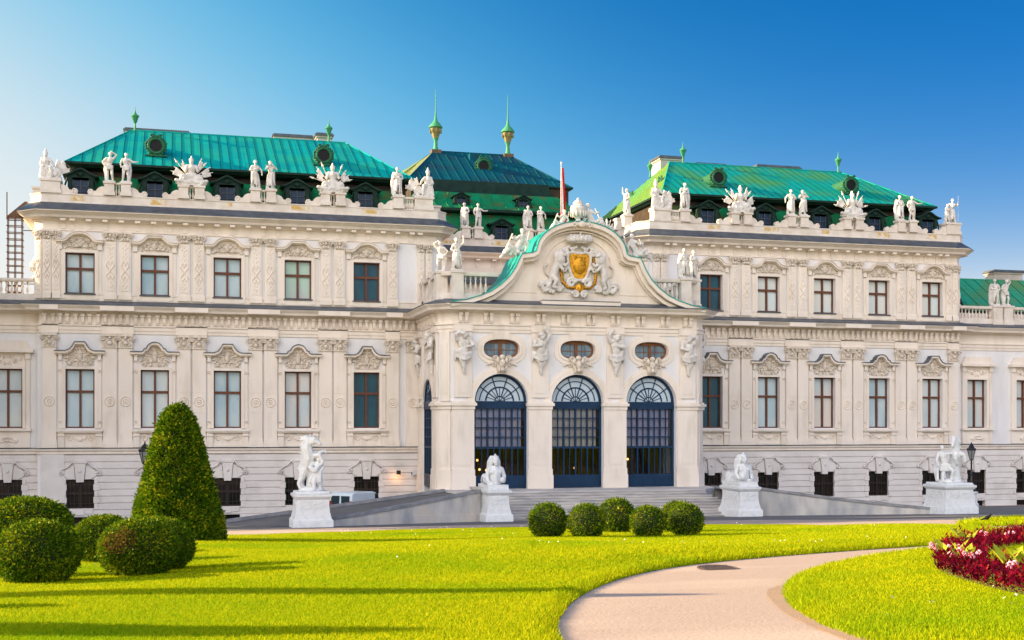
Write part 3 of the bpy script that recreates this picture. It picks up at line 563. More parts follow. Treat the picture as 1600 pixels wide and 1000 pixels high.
# ---------------------------------------------------------------- the porch (part of the palace)
FL = 2.23
def arch_wall(b, a0, a1, z0, z1, arches, ovals, f, th):
    xs = {a0, a1}; n = 16
    for c, r, zs in arches: xs |= {c-r*math.cos(PI*i/n) for i in range(n+1)}
    for c, z, rx, rz in ovals: xs |= {c-rx*math.cos(PI*i/n) for i in range(n+1)}
    xs = sorted(x for x in xs if a0 <= x <= a1)
    for p, q in zip(xs, xs[1:]):
        if q-p < 1e-5: continue
        m = (p+q)/2; cuts = []
        for c, r, zs in arches:
            if abs(m-c) < r: cuts.append(((z0, z0), [zs+math.sqrt(max(0, r*r-(x-c)**2)) for x in (p, q)]))
        for c, z, rx, rz in ovals:
            if abs(m-c) < rx: h = [rz*max(0, 1-abs((x-c)/rx)**2.6)**(1/2.6) for x in (p, q)]; cuts.append(([z-h[0], z-h[1]], [z+h[0], z+h[1]]))
        lo = (z0, z0)
        for bot, top in cuts+[((z1, z1), None)]:
            if bot[0] > lo[0]+1e-4 or bot[1] > lo[1]+1e-4:
                b.hexa([f(p, 0, lo[0]), f(q, 0, lo[1]), f(q, 0, bot[1]), f(p, 0, bot[0]), f(p, -th, lo[0]), f(q, -th, lo[1]), f(q, -th, bot[1]), f(p, -th, bot[0])])
            lo = top
PV, SU = 7.2, 8.87
front = lambda a, d, z: (a, PV+d, z)
left = lambda a, d, z: (-SU-d, a, z)
right = lambda a, d, z: (SU+d, a, z)
AR = [(-5.02, 1.74, 7.7), (0, 1.74, 7.7), (5.02, 1.74, 7.7)]; OV = [(c, 11.0, 1.17, .6) for c, _, _ in AR]
b = B(); arch_wall(b, -8.17, 8.17, 0, 12.1, AR, OV, front, .75); b.build('porch_front_wall', WHITE, palace)
for nm, f in (('porch_side_wall', left), ('porch_side_wall', right)):
    b = B(); arch_wall(b, 0, 6.5, 0, 12.1, [(3.2, 1.5, 7.7)], [(3.2, 11.0, .95, .62)], f, .75); b.build(nm, WHITE, palace)
b = B()
for s in (-1, 1): b.slab([(s*8.87, 6.5), (s*8.17, 7.2), (s*7.9, 6.4), (s*8.2, 6.2)], 0, 12.1)
b.build('porch_corner_wall', WHITE, palace)
def ring(b, c, z, r0, r1, f, d, a0=0, a1=180, n=20, sq=1.0):
    for i in range(n):
        q = [R(a0+(a1-a0)*(i+k)/n) for k in (0, 1)]
        e = [(c+r*math.cos(t), z+r*sq*math.sin(t)) for r, t in ((r0, q[0]), (r0, q[1]), (r1, q[1]), (r1, q[0]))]
        b.hexa([f(x, -.05, y) for x, y in e]+[f(x, d, y) for x, y in e])
def fbox(b, f, a0, a1, d0, d1, z0, z1): b.hexa([f(a, d, z) for d in (d0, d1) for a, z in ((a0, z0), (a1, z0), (a1, z1), (a0, z1))])
def oring(b, c, z, rx, rz, w, f, d, n=28):
    e = lambda k, t: (c+(rx+k)*abs(math.cos(t))**(2/2.6)*math.copysign(1, math.cos(t)), z+(rz+k)*abs(math.sin(t))**(2/2.6)*math.copysign(1, math.sin(t)))
    for i in range(n):
        t, q = 2*PI*i/n, 2*PI*(i+1)/n; c4 = [e(0, t), e(0, q), e(w, q), e(w, t)]; b.hexa([f(x, -.05, y) for x, y in c4]+[f(x, d, y) for x, y in c4])
b = B()
for f, cs, r, pie, ox in ((front, (-5.02, 0, 5.02), 1.74, ((-2.51, .77), (2.51, .77), (-7.5, .7), (7.5, .7)), 1.17), (left, (3.2,), 1.5, ((.85, .6), (5.6, .75)), .95), (right, (3.2,), 1.5, ((.85, .6), (5.6, .75)), .95)):
    for c in cs:
        ring(b, c, 7.7, r, r+.32, f, .09); ring(b, c, 7.7, r+.32, r+.45, f, .05)
        oring(b, c, 11.0, ox, .6, .16, f, .12); oring(b, c, 11.0, ox+.16, .76, .24, f, .06)
        fbox(b, f, c-.55, c+.55, 0, .1, 11.62, 12.0); fbox(b, f, c-.8, c+.8, 0, .04, 9.5, 10.3)
    for c, w in pie:
        fbox(b, f, c-w, c+w, 0, .14, 3.45, 7.2); fbox(b, f, c-w*.6, c+w*.6, .14, .165, 3.7, 6.9)
        fbox(b, f, c-w-.08, c+w+.08, 0, .22, FL-2.3, 3.05); fbox(b, f, c-w-.04, c+w+.04, 0, .18, 3.05, 3.45)
        fbox(b, f, c-w-.04, c+w+.04, 0, .2, 7.2, 7.42); fbox(b, f, c-w-.14, c+w+.14, 0, .3, 7.42, 7.6); fbox(b, f, c-w-.06, c+w+.06, 0, .22, 7.6, 7.7)
        g = min(w, .56); fbox(b, f, c-g, c+g, 0, .12, 7.95, 12.05); fbox(b, f, c-g*.62, c+g*.62, .12, .15, 8.2, 10.0); fbox(b, f, c-g-.05, c+g+.05, 0, .2, 12.05, 12.5)
for s in (-1, 1):
    m = lambda a, d, z, s=s: (s*(8.87+(-a+d)*.7071), 6.5+(a+d)*.7071, z)
    fbox(b, m, .08, .9, 0, .12, 3.45, 7.2); fbox(b, m, .25, .73, .12, .15, 3.7, 6.9); fbox(b, m, -.02, 1.0, 0, .2, FL-2.3, 3.45); fbox(b, m, -.02, 1.0, 0, .2, 7.2, 7.42); fbox(b, m, -.1, 1.08, 0, .3, 7.42, 7.6); fbox(b, m, .15, .85, 0, .12, 7.7, 12.05); fbox(b, m, .3, .7, .12, .15, 8.2, 11.4)
b.build('porch_mouldings', CREAM, palace)
for c in (-7.5, -5.9, -4.2, -2.5, -.85, .85, 2.5, 4.2, 5.9, 7.5):
    for d in (-.19, .19): inst('porch_console', CON, palace, (c+d, PV+.05, 0))
for s in (-1, 1):
    for a in (.9, 2.2, 3.2, 4.2, 5.6):
        for d in (-.19, .19): inst('porch_console', CON, palace, (s*8.92, a+d, 0), s*PI/2)
def keystone_mask(b, c, z, f=None):
    b.prism([(c-.3, z-.1), (c+.3, z-.1), (c+.42, z+.75), (c-.42, z+.75)], PV, PV+.2)
    b.blob((c, PV+.3, z+.42), (.22, .2, .3)); b.blob((c, PV+.5, z+.38), (.05, .06, .1)); b.blob((c-.09, PV+.44, z+.5), (.05, .05, .04)); b.blob((c+.09, PV+.44, z+.5), (.05, .05, .04)); b.blob((c, PV+.36, z+.08), (.14, .12, .14))
    for s in (-1, 1):
        b.scroll((c+s*.4, z+.75), .2, 1.6, s, PV+.24, .06); b.scroll((c+s*.5, z+.4), .16, 1.4, -s, PV+.18, .05); b.blob((c+s*.28, PV+.25, z+.65), (.13, .1, .2)); b.blob((c+s*.75, PV+.1, z+.45), (.28, .06, .08), (s*.4, 'Y')); b.blob((c+s*.2, PV+.25, z+.1), (.09, .1, .2))
    b.blob((c, PV+.26, z+.85), (.2, .13, .16))
for c, _, _ in AR: b = B(); keystone_mask(b, c, 9.62); b.build('keystone_mask', RELIEF, palace, 50)
# doors
GLASS = bpy.data.materials.new('clear_glass'); GLASS.use_nodes = True; _t = GLASS.node_tree
_tr = _t.nodes.new('ShaderNodeBsdfTransparent'); _gl = _t.nodes.new('ShaderNodeBsdfGlossy'); _gl.inputs['Roughness'].default_value = .03; _fr = _t.nodes.new('ShaderNodeFresnel'); _fr.inputs[0].default_value = 1.5; _mx = _t.nodes.new('ShaderNodeMixShader')
_ad = _t.nodes.new('ShaderNodeMath'); _ad.operation = 'MULTIPLY_ADD'; _ad.inputs[1].default_value = .6; _ad.inputs[2].default_value = .0
_t.links.new(_fr.outputs[0], _ad.inputs[0]); _t.links.new(_ad.outputs[0], _mx.inputs[0]); _t.links.new(_tr.outputs[0], _mx.inputs[1]); _t.links.new(_gl.outputs[0], _mx.inputs[2]); _t.links.new(_mx.outputs[0], _t.nodes['Material Output'].inputs[0])
GAUZE = mat('blue_gauze_blind', (.22, .25, .42), (.30, .31, .45), 1.6, .9, c3=(.34, .34, .42), s3=1.1)
GAUZEG = mat('grey_gauze_blind', (.30, .31, .33), (.40, .39, .38), 1.6, .9, c3=(.22, .22, .3), s3=1.1)
FAN = glass('fanlight_glass', (.44, .55, .64), (.52, .61, .68))
DRAPE = mat('brown_curtain', (.05, .03, .008), (.16, .10, .025), 2.4, .9, stretch=(4, 4, .25))
def door(f, c, r, gz, cols, lab=None):
    d0, d1 = -.5, -.38; b = B(); F = lambda a0, a1, z0, z1, e=0: fbox(b, f, c+a0, c+a1, d0-e, d1+e, z0, z1)
    F(-r, -r+.16, FL, 7.25, .02); F(r-.16, r, FL, 7.25, .02); F(-r, r, 7.25, 7.72, .05); F(-r+.16, r-.16, FL, 3.04, .02); F(-r+.16, r-.16, 4.72, 4.86, .01)
    W = 2*r-.32; q = W/cols
    for i in range(1, cols): w = .05 if i % 2 == 0 else .026; F(-r+.16+i*q-w, -r+.16+i*q+w, 3.04, 7.25, 0 if i % 2 else .012)
    for i in range(1, 4): F(-r+.16, r-.16, 4.86+i*.6-.03, 4.86+i*.6+.03, -.01)
    for i in range(3): F(-r+.25+i*W/3, -r+.08+(i+1)*W/3, 2.4, 2.9, .04)
    ring(b, c, 7.7, r-.17, r-.003, lambda a, d, z: f(a, -.4+d*.6, z), .05); 
    for rr, w in ((.32, .03), (r*.52, .045), (r*.75, .03)): ring(b, c, 7.7, rr-w, rr+w, lambda a, d, z: f(a, -.44+d*.5, z), .05, 3, 177)
    for t in (30, 60, 80, 100, 120, 150) if False else (36, 72, 108, 144):
        a, e = R(t), .03; p = Vector((math.cos(a), math.sin(a))); n = Vector((-p.y, p.x))*e; o = Vector((c, 7.7)); k = [o+p*.3+n, o+p*.3-n, o+p*(r-.1)-n, o+p*(r-.1)+n]
        b.hexa([f(x.x, -.47, x.y) for x in k]+[f(x.x, -.41, x.y) for x in k])
    for t in (18, 54, 90, 126, 162):
        a, e = R(t), .02; p = Vector((math.cos(a), math.sin(a))); n = Vector((-p.y, p.x))*e; o = Vector((c, 7.7)); k = [o+n, o-n, o+p*r*.52-n, o+p*r*.52+n]
        b.hexa([f(x.x, -.46, x.y) for x in k]+[f(x.x, -.42, x.y) for x in k])
    d = b.build('arched_door', NAVY, palace)
    b = B(); b.quad(f(c-r, -.445, 3.0), f(c+r, -.445, 3.0), f(c+r, -.445, 7.3), f(c-r, -.445, 7.3)); b.build('glass_pane', GLASS, d)
    b = B(); b.quad(*[f(x, -.455, z) for x, z in arc((c, 7.7), r-.02, 0, 180, 20)]); b.build('fanlight_pane', FAN, d)
    b = B()                                         # pleated blind behind the upper panes
    n = 40
    for i in range(n): x0, x1 = c-r+.12+i*(W-.1)/n, c-r+.12+(i+1)*(W-.1)/n; b.quad(f(x0, -.62-.02*(i % 2), 4.8), f(x1, -.62-.02*((i+1) % 2), 4.8), f(x1, -.62-.02*((i+1) % 2), 7.3), f(x0, -.62-.02*(i % 2), 7.3))
    b.build('blind', gz, d); return d
for (c, r, z), g in zip(AR, (GAUZE, GAUZEG, GAUZE)): door(front, c, r, g, 8)
for f in (left, right): door(lambda a, d, z, f=f: f(a, d+.36, z), 3.2, 1.5, DARK, 8)
def oval_window(f, c, rx):
    b = B(); oring(b, c, 11.0, rx-.13, .47, .13, lambda a, d, z: f(a, -.3+d*.6, z), .06)
    for x in (0,): fbox(b, f, c-.09, c+.09, -.36, -.25, 10.4, 11.6)
    fbox(b, f, c-.62, c+.62, -.35, -.24, 11.36, 11.6); fbox(b, f, c-rx, c+rx, -.35, -.29, 10.93, 10.97); fbox(b, f, c-.4, c-.37, -.35, -.29, 10.5, 11.5); fbox(b, f, c+.37, c+.4, -.35, -.29, 10.5, 11.5)
    w = b.build('oval_window', mat('warm_window_wood', (.24, .09, .03), (.15, .055, .02), 5, .5), palace)
    b = B(); b.quad(*[f(c+rx*math.cos(2*PI*i/24), -.33, 11+.62*math.sin(2*PI*i/24)) for i in range(24)]); b.build('pane', glass('oval_glass', (.07, .12, .16), (.20, .28, .33), sc=2.5), w)
for c, _, _ in AR: oval_window(front, c, 1.17)
for f in (left, right): oval_window(lambda a, d, z, f=f: f(a, d+.22, z), 3.2, .95)
b = B(); b.box(-7.9, 7.9, .05, .1, 0, 12); b.box(-7.9, 7.9, .1, 6.1, 2.0, 2.2); b.box(-7.9, 7.9, .1, 6.1, 12.0, 12.1)
for i in range(9): b.box(-7.2+i*1.75, -6.5+i*1.75, 2.2, 2.6, 2.2, 7)
b.build('vestibule', DRAPE, palace)
LAMP = bpy.data.materials.new('lit_lamp'); LAMP.use_nodes = True; LAMP.node_tree.nodes['Principled BSDF'].inputs['Emission Color'].default_value = (1, .5, .12, 1); LAMP.node_tree.nodes['Principled BSDF'].inputs['Emission Strength'].default_value = .8
for x, z in ((-5.4, 3.3), (-5.85, 3.35), (-6.0, 3.95), (-4.6, 3.95), (.6, 3.4), (4.3, 3.95)):
    b = B(); b.blob((x, 4.8, z), (.08, .08, .08)); b.build('vestibule_lamp', LAMP, palace, 60)
# gable
GP = [(8.45, 13.78), (7.5, 13.92), (6.6, 14.2), (5.9, 14.5), (5.3, 14.92), (4.75, 15.45), (4.35, 16.05), (4.1, 16.6), (3.95, 16.86), (3.2, 16.98), (3.05, 17.08)]+[(3.0*math.cos(R(t)), 17.1+1.95*math.sin(R(t))) for t in range(8, 91, 8)]+[(0, 19.06)]
GPTS = [(-x, z) for x, z in GP]+[(x, z) for x, z in GP[-2::-1]]
b = B(); n_ = len(GPTS)
for i in range(n_-1):
    (x0, z0), (x1, z1) = GPTS[i], GPTS[i+1]; b.hexa([(x0, 6.3, 13.6), (x1, 6.3, 13.6), (x1, 6.3, z1-.2), (x0, 6.3, z0-.2), (x0, 7.35, 13.6), (x1, 7.35, 13.6), (x1, 7.35, z1-.2), (x0, 7.35, z0-.2)])
b.build('gable_wall', CREAM, palace)
b = B(); b.band(GPTS, .26, 6.3, 8.15); b.band([(x*.965, z-.24) for x, z in GPTS], .22, 6.3, 7.85); b.band([(x*.93, 13.6+(z-13.6)*.955-.26) for x, z in GPTS[3:-3]], .09, 6.3, 7.6); b.box(-2.6, 2.6, 7.2, 8.1, 13.74, 14.02)
b.tube([(2.25*math.cos(R(t)), 7.38, 16.2+1.95*math.sin(R(t))) for t in range(-15, 196, 10)], .05, 5)
for s in (-1, 1): b.prism([(s*2.75, 14.55), (s*4.95, 14.55), (s*4.4, 15.1), (s*3.95, 15.75), (s*2.6, 15.95)], 7.3, 7.39); b.scroll((s*.5, 18.83), .17, 1.4, -s, 8.2, .06)
b.blob((0, 8.2, 18.88), (.25, .12, .2)); b.build('gable_cornice', CREAM, palace)
b = B(); b.band([(x, z+.06) for x, z in GPTS], .06, 4.6, 8.2); b.m = 1; b.box(-2.6, 2.6, 7.2, 8.14, 14.02, 14.06); b.box(-8.6, 8.6, -.2, 6.9, 13.9, 14.1); b.build('gable_roof', [mat('bright_teal_sheet', (.015, .36, .31), (.01, .25, .22), 1.5, .4), SLATE], palace)
# coat of arms
arms = B()
arms.prism([(0, 14.6), (2.4, 14.7), (2.2, 15.2), (1.7, 15.6), (1.0, 15.3), (.8, 17.2), (.5, 17.6), (-.5, 17.6), (-.8, 17.2), (-1.0, 15.3), (-1.7, 15.6), (-2.2, 15.2), (-2.4, 14.7)], 7.3, 7.4)
SH = [(0, 15.5), (.3, 15.55), (.48, 15.85), (.62, 16.3), (.68, 16.75), (.6, 17.05), (.35, 17.1), (.12, 17.04), (0, 17.1)]; SHP = SH+[(-x, z) for x, z in SH[-2:0:-1]]
arms.tube([(x*1.14, 7.55, 16.3+(z-16.3)*1.1) for x, z in SHP], .11, 6, True)
for s in (-1, 1):
    arms.scroll((s*2.25, 14.95), .36, 2.0, s, 7.55, .13); arms.scroll((s*.55, 15.25), .32, 1.8, -s, 7.6, .12); arms.scroll((s*.95, 17.15), .27, 1.7, s, 7.6, .12); arms.scroll((s*1.3, 14.85), .26, 1.6, -s, 7.55, .1); arms.scroll((s*.28, 14.5), .25, 1.5, s, 7.7, .11); arms.scroll((s*1.0, 16.1), .25, 1.5, -s, 7.6, .1)
    for i in range(6): arms.blob((s*(1.3+.2*i), 7.5, 14.75+.1*math.sin(i*2)), (.2, .14, .13), (s*.5*i, 'Y'))
    for i in range(5): arms.blob((s*(.2+.16*i), 7.55, 17.45+.08*math.cos(i*2.)), (.11, .12, .13))
ao = carve(arms, 'coat_of_arms', ROOFSTONE, .035, 2); arms_o = inst('coat_of_arms', ao, palace)
b = B(); b.prism(SHP, 7.4, 7.62)
for i in range(12): r_ = random.Random(i); b.blob((r_.uniform(-.42, .42), 7.6, r_.uniform(15.9, 16.9)), (.12, .07, .09), (r_.random()*3, 'Y'), 6, 4)
b.blob((0, 7.56, 16.35), (.5, .16, .62), None, 12, 8); b.build('gilded_shield', GOLD, arms_o, 50)
b = B()
for s in (-1, 1):
    pts = [(s*1.0, 7.5, 16.95), (s*1.08, 7.5, 16.4), (s*1.15, 7.5, 15.8), (s*1.08, 7.5, 15.3), (s*.75, 7.55, 14.98), (s*.35, 7.6, 14.95), (0, 7.65, 15.1)]
    for p, q in zip(pts, pts[1:]):
        for k in range(4): c = Vector(p).lerp(Vector(q), k/4); b.blob(c, (.11, .08, .11), (k, 'Y'), 6, 4)
b.blob((0, 7.65, 14.9), (.2, .12, .35)); b.blob((-.18, 7.62, 14.9), (.1, .1, .28), (.35, 'Y')); b.blob((.18, 7.62, 14.9), (.1, .1, .28), (-.35, 'Y')); b.build('gilded_chain', GOLD, arms_o, 50)
b = B(); b.lathe((0, 7.7, 17.72), [(.62, 0), (.72, .08), (.68, .2)], 14, .55)
for i in range(11): a = PI*i/10; b.blob((.78*math.cos(a), 7.7+.4*math.sin(a), 17.98), (.16, .15, .2))
for i in range(7): b.blob((-.6+.2*i, 7.75, 18.15), (.16, .22, .16))
b.blob((0, 7.85, 18.38), (.09, .09, .1)); inst('crown', carve(b, 'crown', ROOFSTONE, .03, 2), arms_o)
def lion(s):
    b = B(); C = lambda *a, **k: b.chain(*a, **k)
    C([(s*1.75, 7.55, 15.55), (s*1.6, 7.6, 16.1), (s*1.42, 7.65, 16.6)], [.26, .25, .3]); b.blob((s*1.35, 7.75, 16.75), (.36, .3, .4)); b.blob((s*1.25, 7.85, 17.0), (.22, .22, .22)); b.blob((s*1.1, 7.98, 16.93), (.12, .13, .1))
    for i in range(14): a = 2*PI*i/14; b.blob((s*1.36+.3*math.cos(a), 7.8, 16.8+.36*math.sin(a)), (.09, .09, .15), (a, 'Y'), 6, 4)
    C([(s*1.35, 7.75, 16.5), (s*1.0, 7.8, 16.3), (s*.85, 7.8, 16.45)], [.13, .1, .09]); C([(s*1.5, 7.75, 16.4), (s*1.15, 7.8, 16.05)], [.13, .1])
    C([(s*1.75, 7.6, 15.6), (s*1.55, 7.75, 15.35), (s*1.75, 7.7, 14.95), (s*1.6, 7.8, 14.88)], [.2, .15, .1, .09]); C([(s*1.85, 7.55, 15.5), (s*1.95, 7.6, 15.2), (s*2.05, 7.6, 14.95)], [.17, .12, .1])
    C([(s*1.9, 7.5, 15.6), (s*2.2, 7.5, 15.8), (s*2.3, 7.5, 16.2), (s*2.1, 7.5, 16.4)], [.06, .06, .05, .08]); return carve(b, 'lion', ROOFSTONE, .03, 2)
for s in (-1, 1): inst('lion', lion(s), arms_o)
# porch balustrade
PB = [(-8.6, .3), (-8.6, 5.9), (-8.1, 6.4), (-5.1, 6.4)]
for s, path in ((-1, PB), (1, [(-u, v) for u, v in PB[::-1]])):
    b = B(); b.sweep(path, [(-.2, 14.05), (.2, 14.05), (.2, 14.5), (-.2, 14.5)]); b.sweep(path, [(-.2, 15.6), (.22, 15.6), (.25, 15.72), (.25, 15.84), (-.2, 15.85), (-.2, 15.6)])
    for u, v in ((8.55, .8), (8.6, 5.75), (7.7, 6.38), (8.6, 3.2)): pedestal(b, s*u, v, 14.05, 15.9, .36 if v > 5 else .25)
    for i in range(5): baluster(b, s*(7.15-i*.0)-s*.0, 6.4, 14.5, 1.1) if i == 0 else baluster(b, s*(7.15-.33*i), 6.4, 14.5, 1.1)
    for i in range(15): baluster(b, s*8.6, 1.2+i*.3, 14.5, 1.1)
    b.build('porch_balustrade', PARA, palace)
# wing balustrades and the low green roofs behind them
for s in (-1, 1):
    b = B(); pth = [(-48, -.75), (-33.0, -.75)] if s < 0 else [(33.0, -.75), (60, -.75)]
    b.sweep(pth, [(-.2, 14.0), (.22, 14.0), (.22, 14.45), (-.2, 14.46)]); b.sweep(pth, [(-.2, 15.22), (.22, 15.22), (.25, 15.3), (.25, 15.42), (-.2, 15.43), (-.2, 15.22)])
    x = 33.4
    for k in range(3):
        for i in range(9): baluster(b, s*(x+.35+i*.31), -.75, 14.45, .78, .105)
        pedestal(b, s*(x+3.3), -.75, 14.0, 15.5, .4); pedestal(b, s*(x+4.25), -.75, 14.0, 15.5, .4); x += 4.7
    pedestal(b, s*33.05, -.75, 14.0, 15.5, .28)
    b.build('wing_balustrade', PARA, palace)
b = hiproof('wing_roof', 37.5, 62, -5.5, -14.5, 15.6, 39.3, 60, -10, 18.75, copper_mat('wing_copper', 0, (.03, .33, .2), (.07, .30, .14), (.12, .24, .09)), DARKCU_SHADE, 1.1)
b = B(); b.box(33.4, 62, -14.5, -5.6, 13, 15.4); b.build('wing_attic', CREAM, palace); b = B(); b.box(-50, -37, -14, -6, 13, 14.2); b.build('wing_attic', CREAM, palace)
chimney(36.9, 38.0, -13, -12, 14, 19.6); chimney(43.6, 46.4, -11.5, -10.2, 17, 19.7)
hiproof('wing_roof', -52, -36.2, -5, -13, 14.3, -50, -39.5, -9, 16.9, copper_mat('wing_copper_left', 0, (.10, .42, .24), (.12, .40, .2), (.10, .35, .2)), TEALS, 1.1)
# octagonal end pavilion of the long left wing, outside the picture; added and sized to shade the statues
b = B(); o8 = [(-58+4.2*math.cos(PI/8+PI*i/4), -4+4.2*math.sin(PI/8+PI*i/4)) for i in range(8)]; b.slab(o8, -.5, 19.5); b.box(-75, -48, -14, -.65, -.5, 14); b.build('end_pavilion_wall', WHITE, palace)
b = B(); b.lathe((-58, -4, 0), [(4.9, 19.4), (4.9, 19.8), (4.3, 20.2), (4.2, 27), (3.6, 30), (2.0, 33), (.3, 34), (.1, 36)], 8); b.build('end_pavilion_roof', TEALF, palace)
# atlas figures on the porch piers
def atlas(seed=0, m=1, arm=0):
    b = B(); C = b.chain
    b.blob((0, .25, 1.45), (.34, .22, .36)); b.blob((0, .27, 1.1), (.27, .2, .3)); C([(-.36*m, .22, 1.68), (.3*m, .25, 1.72)], [.17, .17]); b.blob((.03*m, .42, 1.88), (.17, .19, .21)); b.blob((.03*m, .6, 1.84), (.05, .05, .06))
    b.blob((-.05*m, .42, 2.02), (.24, .22, .13)); b.blob((0, .3, 1.75), (.16, .16, .2))
    for i in range(6): a = 2*PI*i/6; b.blob((.03*m+.16*math.cos(a), .42+.1*math.sin(a), 1.95), (.09, .1, .12), None, 6, 4)
    if arm == 0: C([(-.36*m, .25, 1.7), (-.5*m, .4, 1.95), (-.2*m, .4, 2.2)], [.13, .11, .09]); C([(.36*m, .28, 1.7), (.52*m, .4, 1.35), (.15*m, .55, 1.25)], [.13, .11, .08])
    else: C([(-.36*m, .28, 1.7), (-.5*m, .4, 1.35), (-.05*m, .52, 1.4)], [.13, .11, .08]); C([(.36*m, .25, 1.7), (.5*m, .35, 2.05), (.2*m, .35, 2.4)], [.13, .11, .09])
    rnd = random.Random(seed)
    for i in range(9): x = rnd.uniform(-.38, .38); C([(x, .3, .95+rnd.uniform(-.1, .15)), (x*.6+rnd.uniform(-.1, .1), .3, .5), (x*.25, .22, .1+rnd.uniform(-.1, .25))], [.12, .09, .06])
    for i in range(4): C([(-.4, .3, .9-.08*i), (0, .42, .78-.09*i), (.4, .3, .95-.1*i)], [.06, .08, .06])
    C([(0, .2, .5), (0, .18, -.1), (.05, .16, -.3)], [.17, .1, .06]); C([(-.45*m, .2, 1.0), (-.5*m, .15, .5)], [.12, .06])
    return carve(b, 'atlas_figure', ROOFSTONE, .028, 2, .4)
AT = [atlas(1, 1, 0), atlas(2, -1, 1), atlas(3, -1, 0), atlas(4, 1, 1)]
for i, (u, k) in enumerate(((-7.5, 0), (-2.51, 3), (2.51, 1), (7.5, 2))): inst('atlas_figure', AT[k], palace, (u, PV+.08, 9.72), 0, 1.08)
for s in (-1, 1): inst('atlas_figure', AT[0 if s < 0 else 1], palace, (s*8.95, 5.5, 9.72), -s*-PI/2*1 if False else s*PI/2, 1.08); inst('atlas_figure', AT[1], palace, (s*8.9, .85, 9.72), s*PI/2, 1.0)
# ---------------------------------------------------------------- statues on the roofs
def figure(pose, seed, skirt=True, H=1.9, female=False):
    """a standing draped stone figure; pose gives the two arms as (elbow, hand) and the head turn"""
    b = B(); C = b.chain; rnd = random.Random(seed); m = 1 if seed % 2 else -1
    b.box(-.3, .3, -.24, .24, -.02, .09)
    hips = Vector((.03*m, 0, .98)); ch = Vector((-.03*m, .02, 1.36)); hd = Vector((-.02*m+.03*pose[2], .07, 1.74))
    C([(.13*m, 0, .95), (.13*m, .0, .5), (.12*m, -.02, .1)], [.125, .095, .065]); C([(-.11*m, 0, .95), (-.15*m, .13, .52), (-.2*m, .02, .12)], [.12, .09, .06])
    b.blob((.13*m, .07, .1), (.06, .13, .06)); b.blob((-.21*m, .12, .1), (.06, .13, .06))
    C([hips, (0, .0, 1.15), ch], [.175, .15, .185 if not female else .165]); C([(-.2, .0, 1.47), (.2, .0, 1.47)], [.09, .09])
    if female:
        for s in (-1, 1): b.blob((s*.09, .15, 1.35), (.08, .07, .08))
    C([(ch.x, 0, 1.5), (hd.x, .03, 1.62)], [.075, .065]); b.blob(hd, (.095, .115, .13)); b.blob(hd+Vector((.04*pose[2], .11, -.01)), (.025, .03, .035)); b.blob(hd+Vector((0, -.03, .04)), (.115, .13, .12))
    for i in range(5): b.blob(hd+Vector((.1*math.cos(i*1.3), -.04+.05*math.sin(i*1.3), .06)), (.05, .05, .05), None, 6, 4)
    for s, k in ((-1, 0), (1, 1)):
        e, h = pose[k]; C([(s*.22, 0, 1.46), e, h], [.078, .062, .045]); b.blob(h, (.055, .055, .065))
    if skirt:
        for i in range(13):
            a = 2*PI*i/13+rnd.uniform(-.2, .2); r = .17+.05*rnd.random(); z0 = 1.05-.12*math.sin(a*1.0+seed)
            C([(.03*m+r*math.cos(a)*.9, r*math.sin(a)*.75, z0), (r*1.12*math.cos(a), r*.95*math.sin(a), .6), ((r*1.2+.04)*math.cos(a), (r+.02)*math.sin(a), .12+.25*rnd.random()*(a < PI))], [.07, .06, .04])
        C([(-.2*m, .12, 1.45), (.05*m, .19, 1.2), (.2*m, .12, 1.0)], [.05, .06, .06])
    else: 
        for i in range(6): C([(-.18+.07*i, .12-.01*i, 1.0), (-.16+.06*i, .17, .82-.04*rnd.random())], [.07, .05])
        C([(.2*m, -.1, 1.4), (.25*m, -.12, .8), (.16*m, -.05, .1)], [.09, .12, .13])
    if pose[3:] : C(*pose[3])
    return carve(b, 'statue', ROOFSTONE, .024, 2, .4)
POSE = {
 'brow': (((-.42, .0, 1.25), (-.28, .12, 1.0)), ((.42, .08, 1.72), (.12, .12, 1.9)), 1),
 'point': (((-.34, .02, 1.2), (-.3, .12, .98)), ((.45, .1, 1.3), (.72, .2, 1.32)), 1),
 'bow': (((-.36, .08, 1.2), (-.05, .26, 1.25)), ((.4, .05, 1.25), (.42, .1, .95)), -1),
 'cloak': (((-.3, .08, 1.2), (-.02, .2, 1.15)), ((.32, .05, 1.18), (.16, .2, 1.05)), -1, ([(-.26, -.08, 1.5), (-.34, -.1, .9), (-.3, -.08, .15)], [.1, .13, .12])),
 'raise': (((-.42, .05, 1.62), (-.36, .1, 1.98)), ((.36, .05, 1.2), (.2, .2, 1.1)), 1),
 'flute': (((-.36, .15, 1.3), (-.1, .24, 1.55)), ((.36, .12, 1.35), (.08, .25, 1.6)), -1, ([(.1, .25, 1.66), (-.4, .3, 1.5)], [.025, .03])),
 'spear': (((-.36, .0, 1.2), (-.36, .12, 1.0)), ((.4, .05, 1.35), (.42, .15, 1.6)), 1, ([(.42, .15, .1), (.44, .15, 2.1)], [.022, .018])) }
FIG = {k: figure(p, i, k not in ('brow', 'point'), female=k in ('cloak', 'raise', 'flute')) for i, (k, p) in enumerate(POSE.items())}
